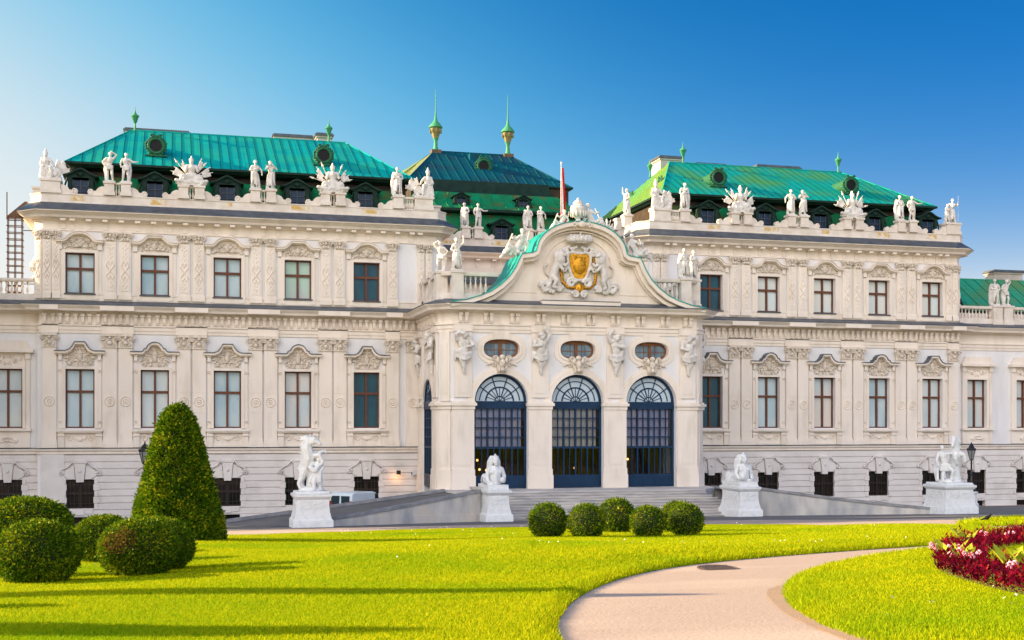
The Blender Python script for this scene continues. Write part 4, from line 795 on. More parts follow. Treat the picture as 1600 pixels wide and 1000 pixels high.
def trophy(seed, w=1.0, h=1.95, man=False):
    b = B(); C = b.chain; rnd = random.Random(seed)
    b.blob((0, 0, .25), (.75*w, .38, .3)); C([(0, 0, .3), (0, .02, .8), (0, .02, 1.15)], [.25, .2, .27]); C([(-.28, .02, 1.25), (.28, .02, 1.25)], [.13, .13])
    b.blob((0, .05, 1.55), (.14, .17, .17)); b.blob((0, .0, 1.68), (.17, .2, .12)); b.blob((0, -.05, 1.84), (.06, .16, .12)); C([(0, 0, 1.3), (0, .03, 1.5)], [.1, .09])
    for i in range(7): C([(-.24+.08*i, .18, .75), (-.3+.1*i, .22, .5)], [.06, .05])
    for s in (-1, 1):
        C([(s*.3, .05, 1.2), (s*.38, .1, .95)], [.12, .1])
        for i, a in enumerate((22, 38, 54, 70)):
            L = (1.22+.25*rnd.random())*(1.0 if i < 2 else .92); d = Vector((s*math.sin(R(a)), -.12, math.cos(R(a)))); p = Vector((s*.12, -.1, .55)); n = Vector((d.z, 0, -d.x))
            C([p, p+d*L], [.034, .03])
            if (i+seed) % 3 != 2:                    # furled banner or spear head on the pole
                q = p+d*L*.88; b.hexa([p+d*L*.42-n*s*.02, q-n*s*.05, q+n*s*(.17-.08*rnd.random())+Vector((0, 0, -.06)), p+d*L*.48+n*s*.2, p+d*L*.42-n*s*.02+Vector((0, .08, 0)), q-n*s*.05+Vector((0, .08, 0)), q+n*s*.15+Vector((0, .06, -.06)), p+d*L*.48+n*s*.2+Vector((0, .08, 0))])
            else: C([p+d*L*.9, p+d*L*1.1], [.08, .02])
        b.blob((s*.45, .22, .42), (.3, .12, .32), (s*.3, 'Y'), 10, 6); b.blob((s*.45, .33, .42), (.1, .05, .1)); b.blob((s*.75, .12, .18), (.26, .18, .17)); C([(s*.2, .3, .15), (s*.95, .25, .3)], [.09, .12])
    for i in range(10): b.blob((rnd.uniform(-.7, .7)*w, rnd.uniform(.1, .35), rnd.uniform(.08, .4)), (.12, .1, .1), None, 6, 4)
    b.box(-.62*w, .62*w, -.34, .34, -.02, .1); return carve(b, 'trophy', ROOFSTONE, .026, 1, .25)
TRO = [trophy(1), trophy(2), trophy(4)]
def corner_group(seed):
    b = B(); C = b.chain; rnd = random.Random(seed); b.box(-.62, .62, -.4, .4, -.02, .1)
    C([(-.3, 0, .2), (-.3, .02, .7), (-.32, .05, 1.15)], [.3, .24, .22]); b.blob((-.32, .1, 1.5), (.13, .15, .16)); b.blob((-.32, .05, 1.64), (.15, .18, .12)); b.blob((-.32, 0, 1.8), (.06, .14, .14)); C([(-.52, .05, 1.25), (-.14, .05, 1.25)], [.11, .11]); C([(-.5, .05, 1.25), (-.62, .15, .9), (-.4, .3, .8)], [.1, .08, .06]); C([(-.12, .05, 1.25), (.1, .2, 1.0), (.2, .25, .8)], [.1, .08, .06])
    C([(-.3, .1, .75), (.0, .35, .7), (.05, .38, .15)], [.16, .12, .1])
    for i in range(9): a = -.6+.2*i; C([(-.3+.25*math.sin(a*2), .2*math.cos(a), .8), (-.32+.34*math.sin(a*2), .3*math.cos(a), .12)], [.08, .07])
    for i, a in enumerate((15, 35, 52, 68)):
        d = Vector((math.sin(R(a)), -.1, math.cos(R(a)))); p = Vector((.1, -.1, .4)); L = .95+.1*(i % 2); n = Vector((d.z, 0, -d.x)); C([p, p+d*L], [.035, .03])
        q = p+d*L*.95; y = Vector((0, .08, 0)); k = [p+d*L*.45, q, q+n*.22, p+d*L*.5+n*.2]; b.hexa(k+[c+y for c in k])
    b.blob((.35, .25, .4), (.3, .1, .32), None, 10, 6); b.blob((.35, .34, .4), (.1, .06, .1))
    for i in range(9): b.blob((rnd.uniform(-.1, .6), rnd.uniform(.0, .35), rnd.uniform(.1, .5)), (.13, .12, .12), None, 6, 4)
    return carve(b, 'trophy', ROOFSTONE, .026, 1, .25)
COR = [corner_group(1), corner_group(2)]
SG = 'stone statues along the roof parapets'; TG = 'stone trophies along the roof parapets'
def statue(k, u, v, z, lab, rz=0, sc=1., cat='statue', g=SG, mir=1):
    o = inst('trophy' if cat == 'trophy' else 'statue', k if not isinstance(k, str) else FIG[k], None, (u, v, z), rz, (sc*mir, sc, sc)); return tag(o, lab, cat, g)
ZP = 21.6
statue(COR[0], -32.3, -.15, ZP, 'stone warrior with banners on the far left corner pedestal of the roof', 0, 1.02, 'trophy', TG)
statue('brow', -28.8, .1, ZP, 'stone figure shading its brow with a raised arm, leftmost standing statue of the roof')
statue('point', -27.8, .1, ZP, 'stone figure stretching one arm out, right of the brow-shading statue on the left roof')
statue(TRO[0], -23.775, .1, ZP, 'stone trophy of armour and flags below the left round dormer of the left roof', 0, 1, 'trophy', TG)
statue('bow', -19.75, .1, ZP, 'stone figure with bent arm, left one of the middle pair on the left parapet', .2)
statue('flute', -18.75, .1, ZP, 'stone figure playing a pipe, right one of the middle pair on the left parapet', .1)
statue(TRO[1], -14.715, .1, ZP, 'stone trophy with spread banners below the right round dormer of the left roof', 0, 1.02, 'trophy', TG)
statue('cloak', -10.35, .08, ZP, 'cloaked stone figure standing alone on the left roof beside the balusters', .1, 1.02)
statue(COR[0], -8.6, -.15, ZP, 'stone warrior group on the inner corner pedestal of the left pavilion', 0, 1.08, 'trophy', TG, -1)
statue(COR[1], 8.6, -.15, ZP, 'sunlit stone warrior group on the inner corner pedestal of the right pavilion', 0, 1.12, 'trophy', TG)
statue('cloak', 10.35, .08, ZP, 'cloaked stone figure standing alone on the right roof beside the balusters', -.1, 1.03, mir=-1)
statue(TRO[2], 14.715, .1, ZP, 'stone trophy with spread banners below the left round dormer of the right roof', 0, 1.03, 'trophy', TG)
statue('bow', 18.75, .1, ZP, 'stone figure with bent arm, left one of the middle pair on the right parapet', -.2, mir=-1)
statue('flute', 19.75, .1, ZP, 'stone figure playing a pipe, right one of the middle pair on the right parapet', -.2)
statue(TRO[1], 23.775, .1, ZP, 'stone trophy with banners below the right round dormer of the right roof', 0, 1.04, 'trophy', TG, -1)
statue('cloak', 27.8, .1, ZP, 'cloaked stone figure, left one of the last pair on the right roof', .1)
statue('point', 28.8, .1, ZP, 'stone figure pointing right with outstretched arm at the right end of the roof', -.1)
statue('bow', 32.0, -.1, ZP, 'crouching stone companion on the far right corner pedestal of the roof', .4, .78)
statue('spear', 32.5, -.25, ZP, 'helmeted stone figure on the far right corner pedestal of the roof', -.2, 1.02)
statue('raise', 7.15, -3.0, ZP, 'sunlit stone figure on the side parapet of the right pavilion', -1.3, 1.03)
statue('cloak', -3.05, -11.4, ZP, 'draped stone figure turned left, first from the left on the rear block', -.6)
statue('point', -2.05, -11.4, ZP, 'stone figure with outstretched arm, second from the left on the rear block', .1)
statue('cloak', 2.05, -11.4, ZP, 'draped stone figure, third from the left on the rear block behind the gable', .1)
statue('bow', 3.05, -11.4, ZP, 'draped stone figure nearest the flag on the rear block', .3)
statue('brow', -8.6, 5.75, 15.9, 'stone figure with arm over its head on the corner of the porch balustrade', -.4, 1.02, mir=-1)
statue('raise', -7.7, 6.38, 15.9, 'stone figure raising an arm on the left front of the porch balustrade', .15, 1.1, mir=-1)
statue('cloak', 7.7, 6.38, 15.9, 'draped stone figure on the right front of the porch balustrade', .15, 1.05)
statue('bow', 8.6, 5.75, 15.9, 'stone figure on the right corner of the porch balustrade', .5, 1.05)
statue('cloak', 36.7, -.75, 15.5, 'draped stone figure, left one of the pair on the low right wing', -.2, 1.1)
statue('brow', 37.65, -.75, 15.5, 'bare stone figure, right one of the pair on the low right wing', .3, 1.1)
def recline(seed, m):
    b = B(); C = b.chain; rnd = random.Random(seed)
    C([(-.45, 0, .25), (0, .05, .3), (.3, .0, .85), (.35, .05, 1.1)], [.2, .24, .22, .2]); b.blob((.38, .1, 1.42), (.14, .16, .17)); b.blob((.37, .05, 1.52), (.16, .18, .11)); C([(.2, .1, 1.15), (-.1, .25, .9), (-.3, .3, 1.0)], [.1, .08, .07]); C([(.5, .05, 1.1), (.7, .15, .7), (.6, .2, .4)], [.1, .08, .07])
    C([(-.1, .15, .3), (-.5, .2, .6), (-.75, .2, .1)], [.16, .13, .1]); C([(-.1, .0, .25), (-.7, .1, .25), (-1.0, .15, -.15)], [.16, .13, .08]); C([(-.7, .05, .2), (-.2, -.1, 1.3)], [.06, .05]); C([(.6, -.1, .3), (.85, -.1, 1.5)], [.06, .04])
    for i in range(12): b.blob((rnd.uniform(-.7, .7), rnd.uniform(0, .3), rnd.uniform(.05, .4)), (.15, .13, .13), None, 6, 4)
    return carve(b, 'sculpture', ROOFSTONE, .028, 1, .4)
REC = [recline(1, 1), recline(2, 1)]
statue(REC[0], -4.05, 7.2, 16.9, 'reclining stone group on the left shoulder of the gable', 0, 1.05, 'sculpture', 'stone groups on the gable')
statue(REC[1], 4.05, 7.2, 16.95, 'reclining stone group on the right shoulder of the gable', 0, 1.0, 'sculpture', 'stone groups on the gable', -1)
statue(REC[1], -1.15, 7.2, 18.75, 'small reclining stone figure left of the urn on top of the gable', 0, .72, 'sculpture', 'stone groups on the gable')
statue(REC[0], 1.05, 7.2, 18.85, 'stone figure leaning right of the urn on top of the gable', 0, .95, 'sculpture', 'stone groups on the gable', -1)
statue(TRO[1], 2.05, 7.0, 18.3, 'small stone trophy at the right end of the gable top', .2, .62, 'sculpture', 'stone groups on the gable')
def urn(h, loc, lab, g=None):
    b = B(); k = h/1.6
    b.lathe((0, 0, 0), [(x*k, z*k) for x, z in [(.36, 0), (.36, .1), (.2, .16), (.14, .28), (.3, .42), (.48, .7), (.53, .95), (.46, 1.05), (.5, 1.08), (.3, 1.2), (.34, 1.3), (.3, 1.36), (.2, 1.45), (.08, 1.5), (.1, 1.56), (.02, 1.64)]], 14)
    for i in range(12): a = 2*PI*i/12; b.blob((.46*k*math.cos(a), .46*k*math.sin(a), .62*k), (.08*k, .08*k, .2*k), None, 5, 4)
    o = b.build('urn', ROOFSTONE, None, 40, loc); return tag(o, lab, 'urn', g)
urn(1.6, (0, 7.35, 19.06), 'large lidded stone urn on top of the gable in front of the flag')
urn(1.45, (-33.15, -.75, 15.5), 'round stone urn beside the scaffold tower at the left end of the palace')
urn(1.45, (33.05, -.75, 15.5), 'round stone urn where the low right wing meets the tall pavilion')
fl = thing('flag', 'limp red and white flag hanging from a pole behind the gable urn', 'flag', (-.2, 4.4, 14.1))
b = B(); b.lathe((0, 0, 0), [(.06, 0), (.05, 6), (.035, 9.3), (.07, 9.35), (.07, 9.45), (.01, 9.5)], 8); b.build('flagpole', mat('white_pole_paint', (.75, .75, .74), rough=.4), fl, 40)
b = B(); n, k = 22, 14
vs_ = []
for j in range(n+1):
    t = j/n; w = .14+.62*t**.9
    for i in range(k+1): q = i/k; vs_.append((.05+w*(q-.35)*.9+.05*math.sin(q*9+t*3), .1*math.sin(q*14+t*2)*(.3+t), 9.1-4.9*t-.3*q*t))
b.add(vs_, [(j*(k+1)+i, j*(k+1)+i+1, (j+1)*(k+1)+i+1, (j+1)*(k+1)+i) for j in range(n) for i in range(k)])
for j in range(n):
    for i in range(k): b.mi[-(n*k)+j*k+i] = 1 if (6 <= i <= 7) else 0
b.build('flag_cloth', [mat('red_cloth', (.62, .02, .02), rough=.8), mat('white_cloth', (.8, .78, .75), rough=.8)], fl, 60)
# scaffold hoist at the left end
sc = thing('scaffold_tower', 'rusty ladder-like scaffold tower at the left end of the palace', 'scaffold', (-34.6, -1.8, 14.0))
RUSTY = mat('rusty_steel', (.16, .08, .04), (.08, .05, .04), 6, .7); b = B()
for x in (-.42, 0, .42):
    for y in (-.3, .3): b.box(x-.025, x+.025, y-.025, y+.025, .0, 5.4)
b.build('frame_post', RUSTY, sc); b = B(); z = .2
while z < 5.3:
    for y in (-.3, .3): b.box(-.5, .5, y-.03, y+.03, z, z+.05)
    for x in (-.45, .45): b.box(x-.03, x+.03, -.3, .3, z, z+.05)
    z += .42
b.build('rung', RUSTY, sc); b = B(); b.prism([(-.5, 5.4), (.5, 5.4), (.75, 6.4), (.6, 6.4)], -.3, .3); b.build('hood', RUSTY, sc)
b = B(); b.box(-.52, -.46, -.03, .03, 5.3, 7.0); b.tube([(.5, 0, 1.2), (1.9, .2, 1.2)], .03); b.tube([(.5, 0, 4.6), (1.9, .2, 4.6)], .03); b.build('brace', RUSTY, sc)
# security cameras and floodlight on the wall
GREYP = mat('pale_grey_plastic', (.55, .56, .58), rough=.4)
def wallcam(u, z, lab, tilt):
    t = thing('security_camera', lab, 'camera', (u, .0, z)); b = B(); b.box(-.06, .06, 0, .06, -.3, -.12); b.tube([(0, .04, -.2), (0, .3, -.12), (0, .35, 0)], .03); b.build('bracket', GREYP, t)
    b = B(); b.hexa([(-.42, .2, -.18), (.3, .3, .02), (.3, .5, .02), (-.42, .45, -.18), (-.42, .2, .06), (.36, .3, .26), (.36, .5, .26), (-.42, .45, .06)]); b.build('camera_housing', GREYP, t); b = B(); b.blob((-.44, .33, -.05), (.04, .09, .09)); b.build('lens', IRON, t)
wallcam(-9.05+.05, 3.02, 'pale grey security camera on the wall beside the porch', 0)
fl2 = thing('floodlight', 'small dark floodlight throwing an orange glow on the wall', 'floodlight', (-10.35, 0, 3.0))
b = B(); b.tube([(0, 0, 0), (0, .4, .0)], .03); b.box(-.13, .13, .3, .5, -.1, .18); b.build('housing', IRON, fl2)
b = B(); b.box(-.12, .08, .3, .42, -.13, -.105); b.build('lamp_glass', LAMP, fl2)
pl = bpy.data.lights.new('floodlight_bulb', 'POINT'); pl.energy = 4; pl.color = (1, .45, .12); pl.shadow_soft_size = .08; po = bpy.data.objects.new('bulb', pl); scene.collection.objects.link(po); po.parent = fl2; po.location = (-.1, -.45, -.3)
# ---------------------------------------------------------------- steps, ramps, statues in front
ZT = lambda v: terrain(0, v)
STEP = mat('step_stone', (.60, .56, .53), (.42, .40, .40), 1.3, .85, .25, 14, stretch=(.6, 1, 3), c3=(.66, .63, .58), s3=.8)
b = B(); n = 10; zb = ZT(14.6)-.02; rise = (FL-.05-zb)/n
for i in range(n):
    v1 = 14.6-i*.42; w = 8.6-i*.18; rnd = random.Random(i); x = -w
    while x < w:                                    # every step is laid from several blocks
        x1 = min(w, x+rnd.uniform(1.6, 3.2)); dz = rnd.uniform(-.006, .006); b.box(x+.004, x1-.004, v1-.75, v1+rnd.uniform(-.008, .008), zb+(i+1)*rise-.055, zb+(i+1)*rise+dz); b.box(x+.004, x1-.004, v1-.75, v1-.075, zb+i*rise-(.3 if i == 0 else .05), zb+(i+1)*rise-.055); x = x1
b.slab([(-9.3, 5.5), (9.3, 5.5), (9.3, 8), (7.4, 10.5), (-7.4, 10.5), (-9.3, 8)], .2, FL-.03)
tag(b.build('entrance_steps', STEP, None), 'wide flight of weathered grey stone steps leading up to the three doors', 'steps')
WALLST = mat('weathered_ramp_stone', (.58, .55, .51), (.34, .34, .35), .9, .9, .3, 10, stretch=(1.4, 1.4, .5), c3=(.58, .52, .45), s3=.6)
COPE = mat('dark_coping_stone', (.30, .30, .31), (.19, .195, .21), 2, .85, .2, 12)
ASPH = mat('asphalt', (.17, .165, .165), (.13, .13, .135), .7, .9, .15, 60, c3=(.20, .19, .185), s3=.25)
for s, lab in ((-1, 'curving stone ramp left of the steps, behind the horse statue'), (1, 'curving stone ramp right of the steps, falling towards the lamp post')):
    rp = thing('ramp', lab, 'ramp', (0, 0, 0), 'ramps up to the entrance')
    n = 16; out, inn = [], []
    for i in range(n+1):
        t = i/n; ua = s*(8.3+9.3*t); va = 14.8+3.6*t+.8*t*t; ub = s*(8.9+14.5*t); vb = 8.3+2.0*t*t+1.0*t
        zt = (FL-.12)*(1-t)+(ZT(va)+.02)*t; out.append((ua, va, zt)); inn.append((ub, vb, (FL-.12)*(1-t)+(ZT(vb)+.02)*t))
    b = B()
    for i in range(n): b.quad(out[i], out[i+1], inn[i+1], inn[i])
    b.build('roadway', ASPH, rp)
    for nm, L, off, hp in (('outer_wall', out, .2, .42), ('inner_wall', inn, -.2, .13)):
        b = B(); c = B()
        for i in range(n):
            (u0, v0, z0), (u1, v1, z1) = L[i], L[i+1]; h0 = hp*(1-.2*i/n); h1 = hp*(1-.2*(i+1)/n)
            for q, d, a0, a1, e in ((b, .2, -1, -1, 0), (c, .29, h0-.1, h1-.1, 1)):
                lo0 = ZT(v0)-.15 if not e else z0+a0; lo1 = ZT(v1)-.15 if not e else z1+a1; hi0 = z0+h0-(.102 if not e else -.06); hi1 = z1+h1-(.102 if not e else -.06)
                q.hexa([(u0, v0-d, lo0), (u1, v1-d, lo1), (u1, v1+d, lo1), (u0, v0+d, lo0), (u0, v0-d, hi0), (u1, v1-d, hi1), (u1, v1+d, hi1), (u0, v0+d, hi0)])
            if nm == 'outer_wall': b.hexa([(u0, v0, ZT(v0)-.15), (u1, v1, ZT(v1)-.15), (u1, v1+.25, ZT(v1)-.15), (u0, v0+.25, ZT(v0)-.15), (u0, v0, ZT(v0)+.45), (u1, v1, min(ZT(v1)+.45, z1+.2)), (u1, v1+.25, min(ZT(v1)+.43, z1+.2)), (u0, v0+.25, ZT(v0)+.43)])
        b.build(nm, WALLST, rp); c.build('coping', COPE, rp)
    b = B(); pedestal(b, s*8.35, 14.6, .5, 2.72, .3); b.build('end_pier', WALLST, rp)
def plinth(b, w, d, h):
    b.sweep([(-w, d), (w, d), (w, -d), (-w, -d)], [(.2, -.3), (.2, h*.2), (.17, h*.23), (.12, h*.25), (.04, h*.42), (0, h*.6), (0, h*.78), (.05, h*.8), (.1, h*.84), (.13, h*.86), (.13, h*.92), (.02, h*.94), (-.03, h), (-w, h)], True)
    for s in (-1, 1):
        b.box(-w*.7, w*.7, s*d-.03, s*d+.03, h*.5, h*.74); b.box(s*w-.03, s*w+.03, -d*.75, d*.75, h*.5, h*.74)
        for i in range(8): r_ = random.Random(i); b.blob((r_.uniform(-.5, .5)*w, s*(d+.03), h*(.54+.16*r_.random())), (.09, .025, .06), (r_.random()*3, 'Y'), 6, 4); b.blob((s*(w+.03), r_.uniform(-.6, .6)*d, h*(.54+.16*r_.random())), (.025, .09, .06), None, 6, 4)
def sphinx():
    b = B(); C = b.chain
    C([(0, -1.0, .38), (0, -.3, .42), (0, .25, .52)], [.36, .32, .3]); b.blob((-.28, -.95, .35), (.2, .38, .36)); b.blob((.28, -.95, .35), (.2, .38, .36))
    for s in (-1, 1): C([(s*.36, -.85, .12), (s*.44, -.35, .1)], [.13, .1]); b.blob((s*.17, .5, .82), (.15, .13, .14))
    C([(0, .25, .55), (0, .35, .85), (0, .33, .98)], [.3, .27, .22]); C([(-.33, .3, .98), (.33, .3, .98)], [.14, .14]); C([(0, .33, 1.0), (0, .38, 1.22)], [.11, .09])
    b.blob((0, .46, 1.38), (.155, .18, .21), None, 12, 8); b.blob((0, .645, 1.37), (.034, .045, .06)); b.blob((0, .62, 1.275), (.055, .03, .022)); b.blob((0, .575, 1.21), (.075, .06, .05))
    for s in (-1, 1): b.blob((s*.07, .615, 1.46), (.05, .025, .016)); b.blob((s*.09, .57, 1.33), (.05, .05, .05))
    b.blob((0, .36, 1.56), (.19, .2, .12)); b.chain([(0, .34, 1.6), (0, .3, 1.74)], [.13, .06])
    for s in (-1, 1):
        for i in range(4): C([(s*(.10+.02*i), .30-.08*i, 1.6), (s*(.19+.02*i), .27-.1*i, 1.36), (s*(.22+.03*i), .24-.1*i, 1.03-.05*i)], [.1, .11, .09])
    C([(-.1, .05, 1.45), (-.22, -.05, 1.2), (-.3, -.12, .95)], [.12, .12, .1])
    C([(-.36, .3, .97), (-.47, .36, .55), (-.42, .6, .26), (-.2, .88, .24)], [.13, .12, .11, .09]); C([(.36, .3, .97), (.47, .36, .6), (.4, .6, .34), (.25, .85, .36)], [.13, .12, .1, .09]); b.blob((.27, .86, .42), (.17, .13, .16)); b.blob((-.12, .9, .24), (.2, .1, .09)); b.chain([(0, .3, .3), (0, .42, .75)], [.36, .27])
    C([(-.45, -.6, .2), (-.62, -.2, .35), (-.62, .1, .6), (-.5, .2, .5)], [.07, .06, .05, .07])
    b.box(-.56, .56, -1.25, .98, -.02, .16); return carve(b, 'sphinx_figure', STONE, .02, 1, .4)
SPH = sphinx(); b = B(); plinth(b, .58, 1.22, 1.92); SPP = b.mesh('pedestal', STONE, 30)
for s, lab in ((-1, 'white stone sphinx with a woman\'s head at the left end of the steps'), (1, 'white stone sphinx with a woman\'s head at the right end of the steps')):
    t = thing('sphinx_statue', lab, 'statue', (s*7.55, 15.1, ZT(15.6)), 'sphinxes flanking the steps'); inst('pedestal', SPP, t); inst('sphinx_figure', SPH, t, (0, .08, 1.9), 0, (1.05 if s < 0 else -1.05, 1.05, 1.05))
def horse_left():
    b = B(); C = b.chain
    b.blob((0, 0, .1), (.62, .45, .2)); C([(.05, -.1, .1), (.02, -.05, .7), (-.05, 0, 1.15)], [.3, .24, .2])
    C([(-.5, .1, .12), (-.6, .05, .42), (-.45, .1, .72), (-.36, .05, 1.0)], [.08, .09, .15, .24]); C([(-.3, -.35, .12), (-.42, -.4, .45), (-.28, -.25, .8), (-.2, -.15, 1.0)], [.08, .09, .15, .22])
    C([(-.3, -.1, 1.0), (-.22, .0, 1.35), (-.15, .12, 1.68)], [.33, .32, .34]); C([(-.15, .12, 1.75), (-.25, .18, 2.1), (-.18, .22, 2.42)], [.34, .28, .2]); C([(-.12, .25, 2.54), (.1, .34, 2.5), (.32, .42, 2.36)], [.17, .17, .11]); b.blob((.04, .36, 2.42), (.16, .14, .17)); b.blob((.36, .44, 2.31), (.1, .1, .11)); b.blob((.12, .54, 2.56), (.045, .03, .045))
    for s in (-.05, .12): C([(-.06, .22+s, 2.64), (-.08, .2+s, 2.78)], [.05, .02])
    for i in range(9): t = i/8; C([(-.25-.08*math.sin(t*3), .1, 2.66-.9*t), (-.5-.07*math.sin(i*2.3), .05, 2.6-.98*t)], [.085, .035])
    C([(0, .2, 1.72), (.34, .42, 1.78), (.5, .45, 1.5), (.46, .45, 1.36)], [.17, .11, .07, .08]); C([(.02, .05, 1.62), (.4, .1, 1.88), (.62, .12, 1.98), (.7, .12, 1.9)], [.17, .11, .07, .08])
    C([(-.1, .4, 1.2), (.15, .48, 1.05), (.3, .4, 1.25), (.48, .25, 1.3)], [.1, .12, .12, .09])               # wind-blown drapery
    C([(.42, .15, .15), (.44, .2, .55), (.34, .15, .95)], [.09, .11, .15]); C([(.1, .4, .15), (.1, .45, .5), (.2, .25, .95)], [.08, .1, .14]); C([(.3, .2, .95), (.28, .25, 1.3)], [.19, .2]); b.blob((.46, .28, .12), (.08, .15, .07))
    C([(.1, .28, 1.38), (-.12, .42, 1.2), (.02, .5, 1.0)], [.09, .07, .06]); C([(.45, .22, 1.38), (.55, .3, 1.15), (.4, .4, 1.0)], [.09, .07, .06]); b.blob((.32, .36, 1.55), (.11, .12, .13))
    for i in range(7): C([(.05+.06*i, .38, 1.0), (-.1+.08*i, .42, .5)], [.07, .06])
    C([(-.3, -.4, 1.0), (-.4, -.6, .6), (-.3, -.6, .15)], [.1, .12, .08]); return carve(b, 'horse_and_groom', STONE, .022, 1, .4)
def horse_right():
    b = B(); C = b.chain
    b.blob((0, 0, .1), (.75, .45, .2)); C([(.35, -.1, .1), (.3, -.05, .6), (.32, 0, 1.0)], [.32, .26, .22])
    C([(.2, -.1, .9), (.3, .02, 1.3), (.28, .18, 1.62)], [.32, .32, .33]); C([(.25, .18, 1.7), (.2, .2, 2.05), (.14, .24, 2.4)], [.29, .22, .17]); C([(.14, .24, 2.45), (.02, .42, 2.25), (-.04, .52, 2.08)], [.16, .12, .08]); b.blob((-.04, .54, 2.05), (.08, .08, .09))
    for s in (-.1, .1): C([(.16+s, .2, 2.52), (.18+s, .18, 2.66)], [.05, .02])
    for i in range(9): t = i/8; C([(.3+.05*math.sin(t*3), .12, 2.55-.85*t), (.48+.06*math.sin(i*2), .12, 2.4-.9*t)], [.1, .06])
    C([(.38, .3, 1.65), (.6, .45, 1.6), (.68, .5, 1.3), (.64, .48, 1.22)], [.16, .11, .08, .08]); C([(.2, .35, 1.6), (.1, .55, 1.4), (.22, .5, 1.1), (.28, .45, 1.08)], [.16, .11, .07, .08]); C([(.45, -.3, .2), (.55, -.35, .6), (.4, -.2, .95)], [.1, .13, .24]); C([(.1, -.35, .2), (.0, -.35, .55), (.1, -.2, .9)], [.1, .13, .22])
    C([(-.5, .3, .12), (-.48, .28, .55), (-.42, .2, 1.0)], [.075, .1, .14]); C([(-.05, .35, .25), (-.0, .48, .68), (-.26, .25, 1.02)], [.075, .1, .14]); C([(-.34, .2, 1.02), (-.42, .18, 1.35), (-.45, .18, 1.55)], [.17, .16, .2]); C([(-.68, .16, 1.64), (-.25, .2, 1.64)], [.1, .1]); C([(-.48, .18, 1.68), (-.5, .22, 1.82)], [.08, .075]); b.blob((-.51, .24, 1.95), (.105, .125, .14)); b.blob((-.5, .37, 1.93), (.03, .035, .04)); b.blob((-.52, .2, 2.02), (.115, .13, .1))
    C([(-.24, .2, 1.64), (0, .35, 1.66), (.1, .4, 1.85)], [.09, .065, .05]); C([(-.7, .16, 1.62), (-.82, .2, 1.25), (-.74, .3, .95)], [.09, .07, .055]); b.blob((-.5, .42, .12), (.07, .15, .07)); b.blob((-.04, .48, .22), (.07, .14, .07))
    for i in range(7): C([(-.55+.07*i, .3, 1.02), (-.62+.1*i, .34, .72)], [.08, .06])
    C([(-.7, .05, 1.4), (-.8, .0, .8), (-.72, .05, .15)], [.1, .14, .1]); C([(-.75, .15, .95), (-.75, .15, .2)], [.09, .1]); return carve(b, 'horse_and_groom', STONE, .022, 1, .4)
b = B(); plinth(b, .86, .95, 1.82); HPP = b.mesh('pedestal', STONE, 30)
for s, me, lab in ((-1, horse_left(), 'white stone rearing horse looking right, on its pedestal left of the steps'), (1, horse_right(), 'white stone groom holding a rearing horse, on a pedestal near the right lamp')):
    t = thing('horse_statue', lab, 'statue', (-18.2 if s < 0 else 18.6, 19.7, ZT(20)), 'horse tamers in front of the palace'); inst('pedestal', HPP, t, (0, 0, 0), 0, (.94 if s < 0 else 1.04, .94 if s < 0 else 1.04, 1)); inst('horse_and_groom', me, t, (0, .05, 1.76), 0 if s < 0 else -.25, 1.05)
# white van behind the left ramp
VANP = mat('white_van_paint', (.62, .72, .80), rough=.25, spec=.6); vn = thing('van', 'small white delivery van parked behind the left ramp', 'van', (-13.5, 4.1, ZT(4)), None, R(46))
b = B(); side = [(-2.0, .35), (2.05, .35), (2.15, .7), (2.1, .95), (1.25, 1.18), (.62, 1.78), (.3, 1.86), (-1.75, 1.88), (-1.98, 1.75), (-2.06, .9)]
for i in range(len(side)): pass
b.prism(side, -.86, .86); vb = b.build('body', VANP, vn); md = vb.modifiers.new('soft', 'BEVEL'); md.width = .09; md.segments = 3; md.limit_method = 'ANGLE'
VG = mat('van_glass', (.02, .04, .05), rough=.08, spec=.6)
b = B(); b.prism([(.45, 1.28), (1.1, 1.2), (.6, 1.7), (.45, 1.74)], .85, .875); b.build('side_window', VG, vn)
b = B(); b.prism([(.45, 1.28), (1.1, 1.2), (.6, 1.7), (.45, 1.74)], -.875, -.85); b.build('side_window', VG, vn)
b = B(); b.hexa([(1.2, -.75, 1.22), (1.2, .75, 1.22), (.68, .7, 1.75), (.68, -.7, 1.75), (1.27, -.75, 1.2), (1.27, .75, 1.2), (.75, .7, 1.77), (.75, -.7, 1.77)]); b.build('windscreen', VG, vn)
b = B(); b.box(-2.06, -2.0, .08, .68, 1.1, 1.66); b.box(-2.06, -2.0, -.68, -.08, 1.1, 1.66); b.build('rear_window', VG, vn)
for v in (-.78, .78): b = B(); b.box(-2.09, -2.0, v-.07, v+.07, .85, 1.35); b.build('tail_light', mat('red_lens', (.4, .02, .02), rough=.3), vn)
for x in (-1.3, 1.3):
    for v in (-.78, .78):
        b = B(); b.add([(x+.31*math.cos(2*PI*i/16), v+d, .31+.31*math.sin(2*PI*i/16)) for d in (-.1, .1) for i in range(16)], [tuple(range(16)), tuple(range(16, 32))]+[(i, (i+1) % 16, 16+(i+1) % 16, 16+i) for i in range(16)]); b.build('wheel', IRON, vn)
b = B(); b.prism([(-1.7, 1.2), (.3, 1.2), (.3, 1.21), (-1.7, 1.21)], .86, .868); b.box(-.55, -.53, .86, .868, .5, 1.7); b.box(-.3, .1, .86, .875, 1.0, 1.03); b.build('door_seam', GREYP, vn)
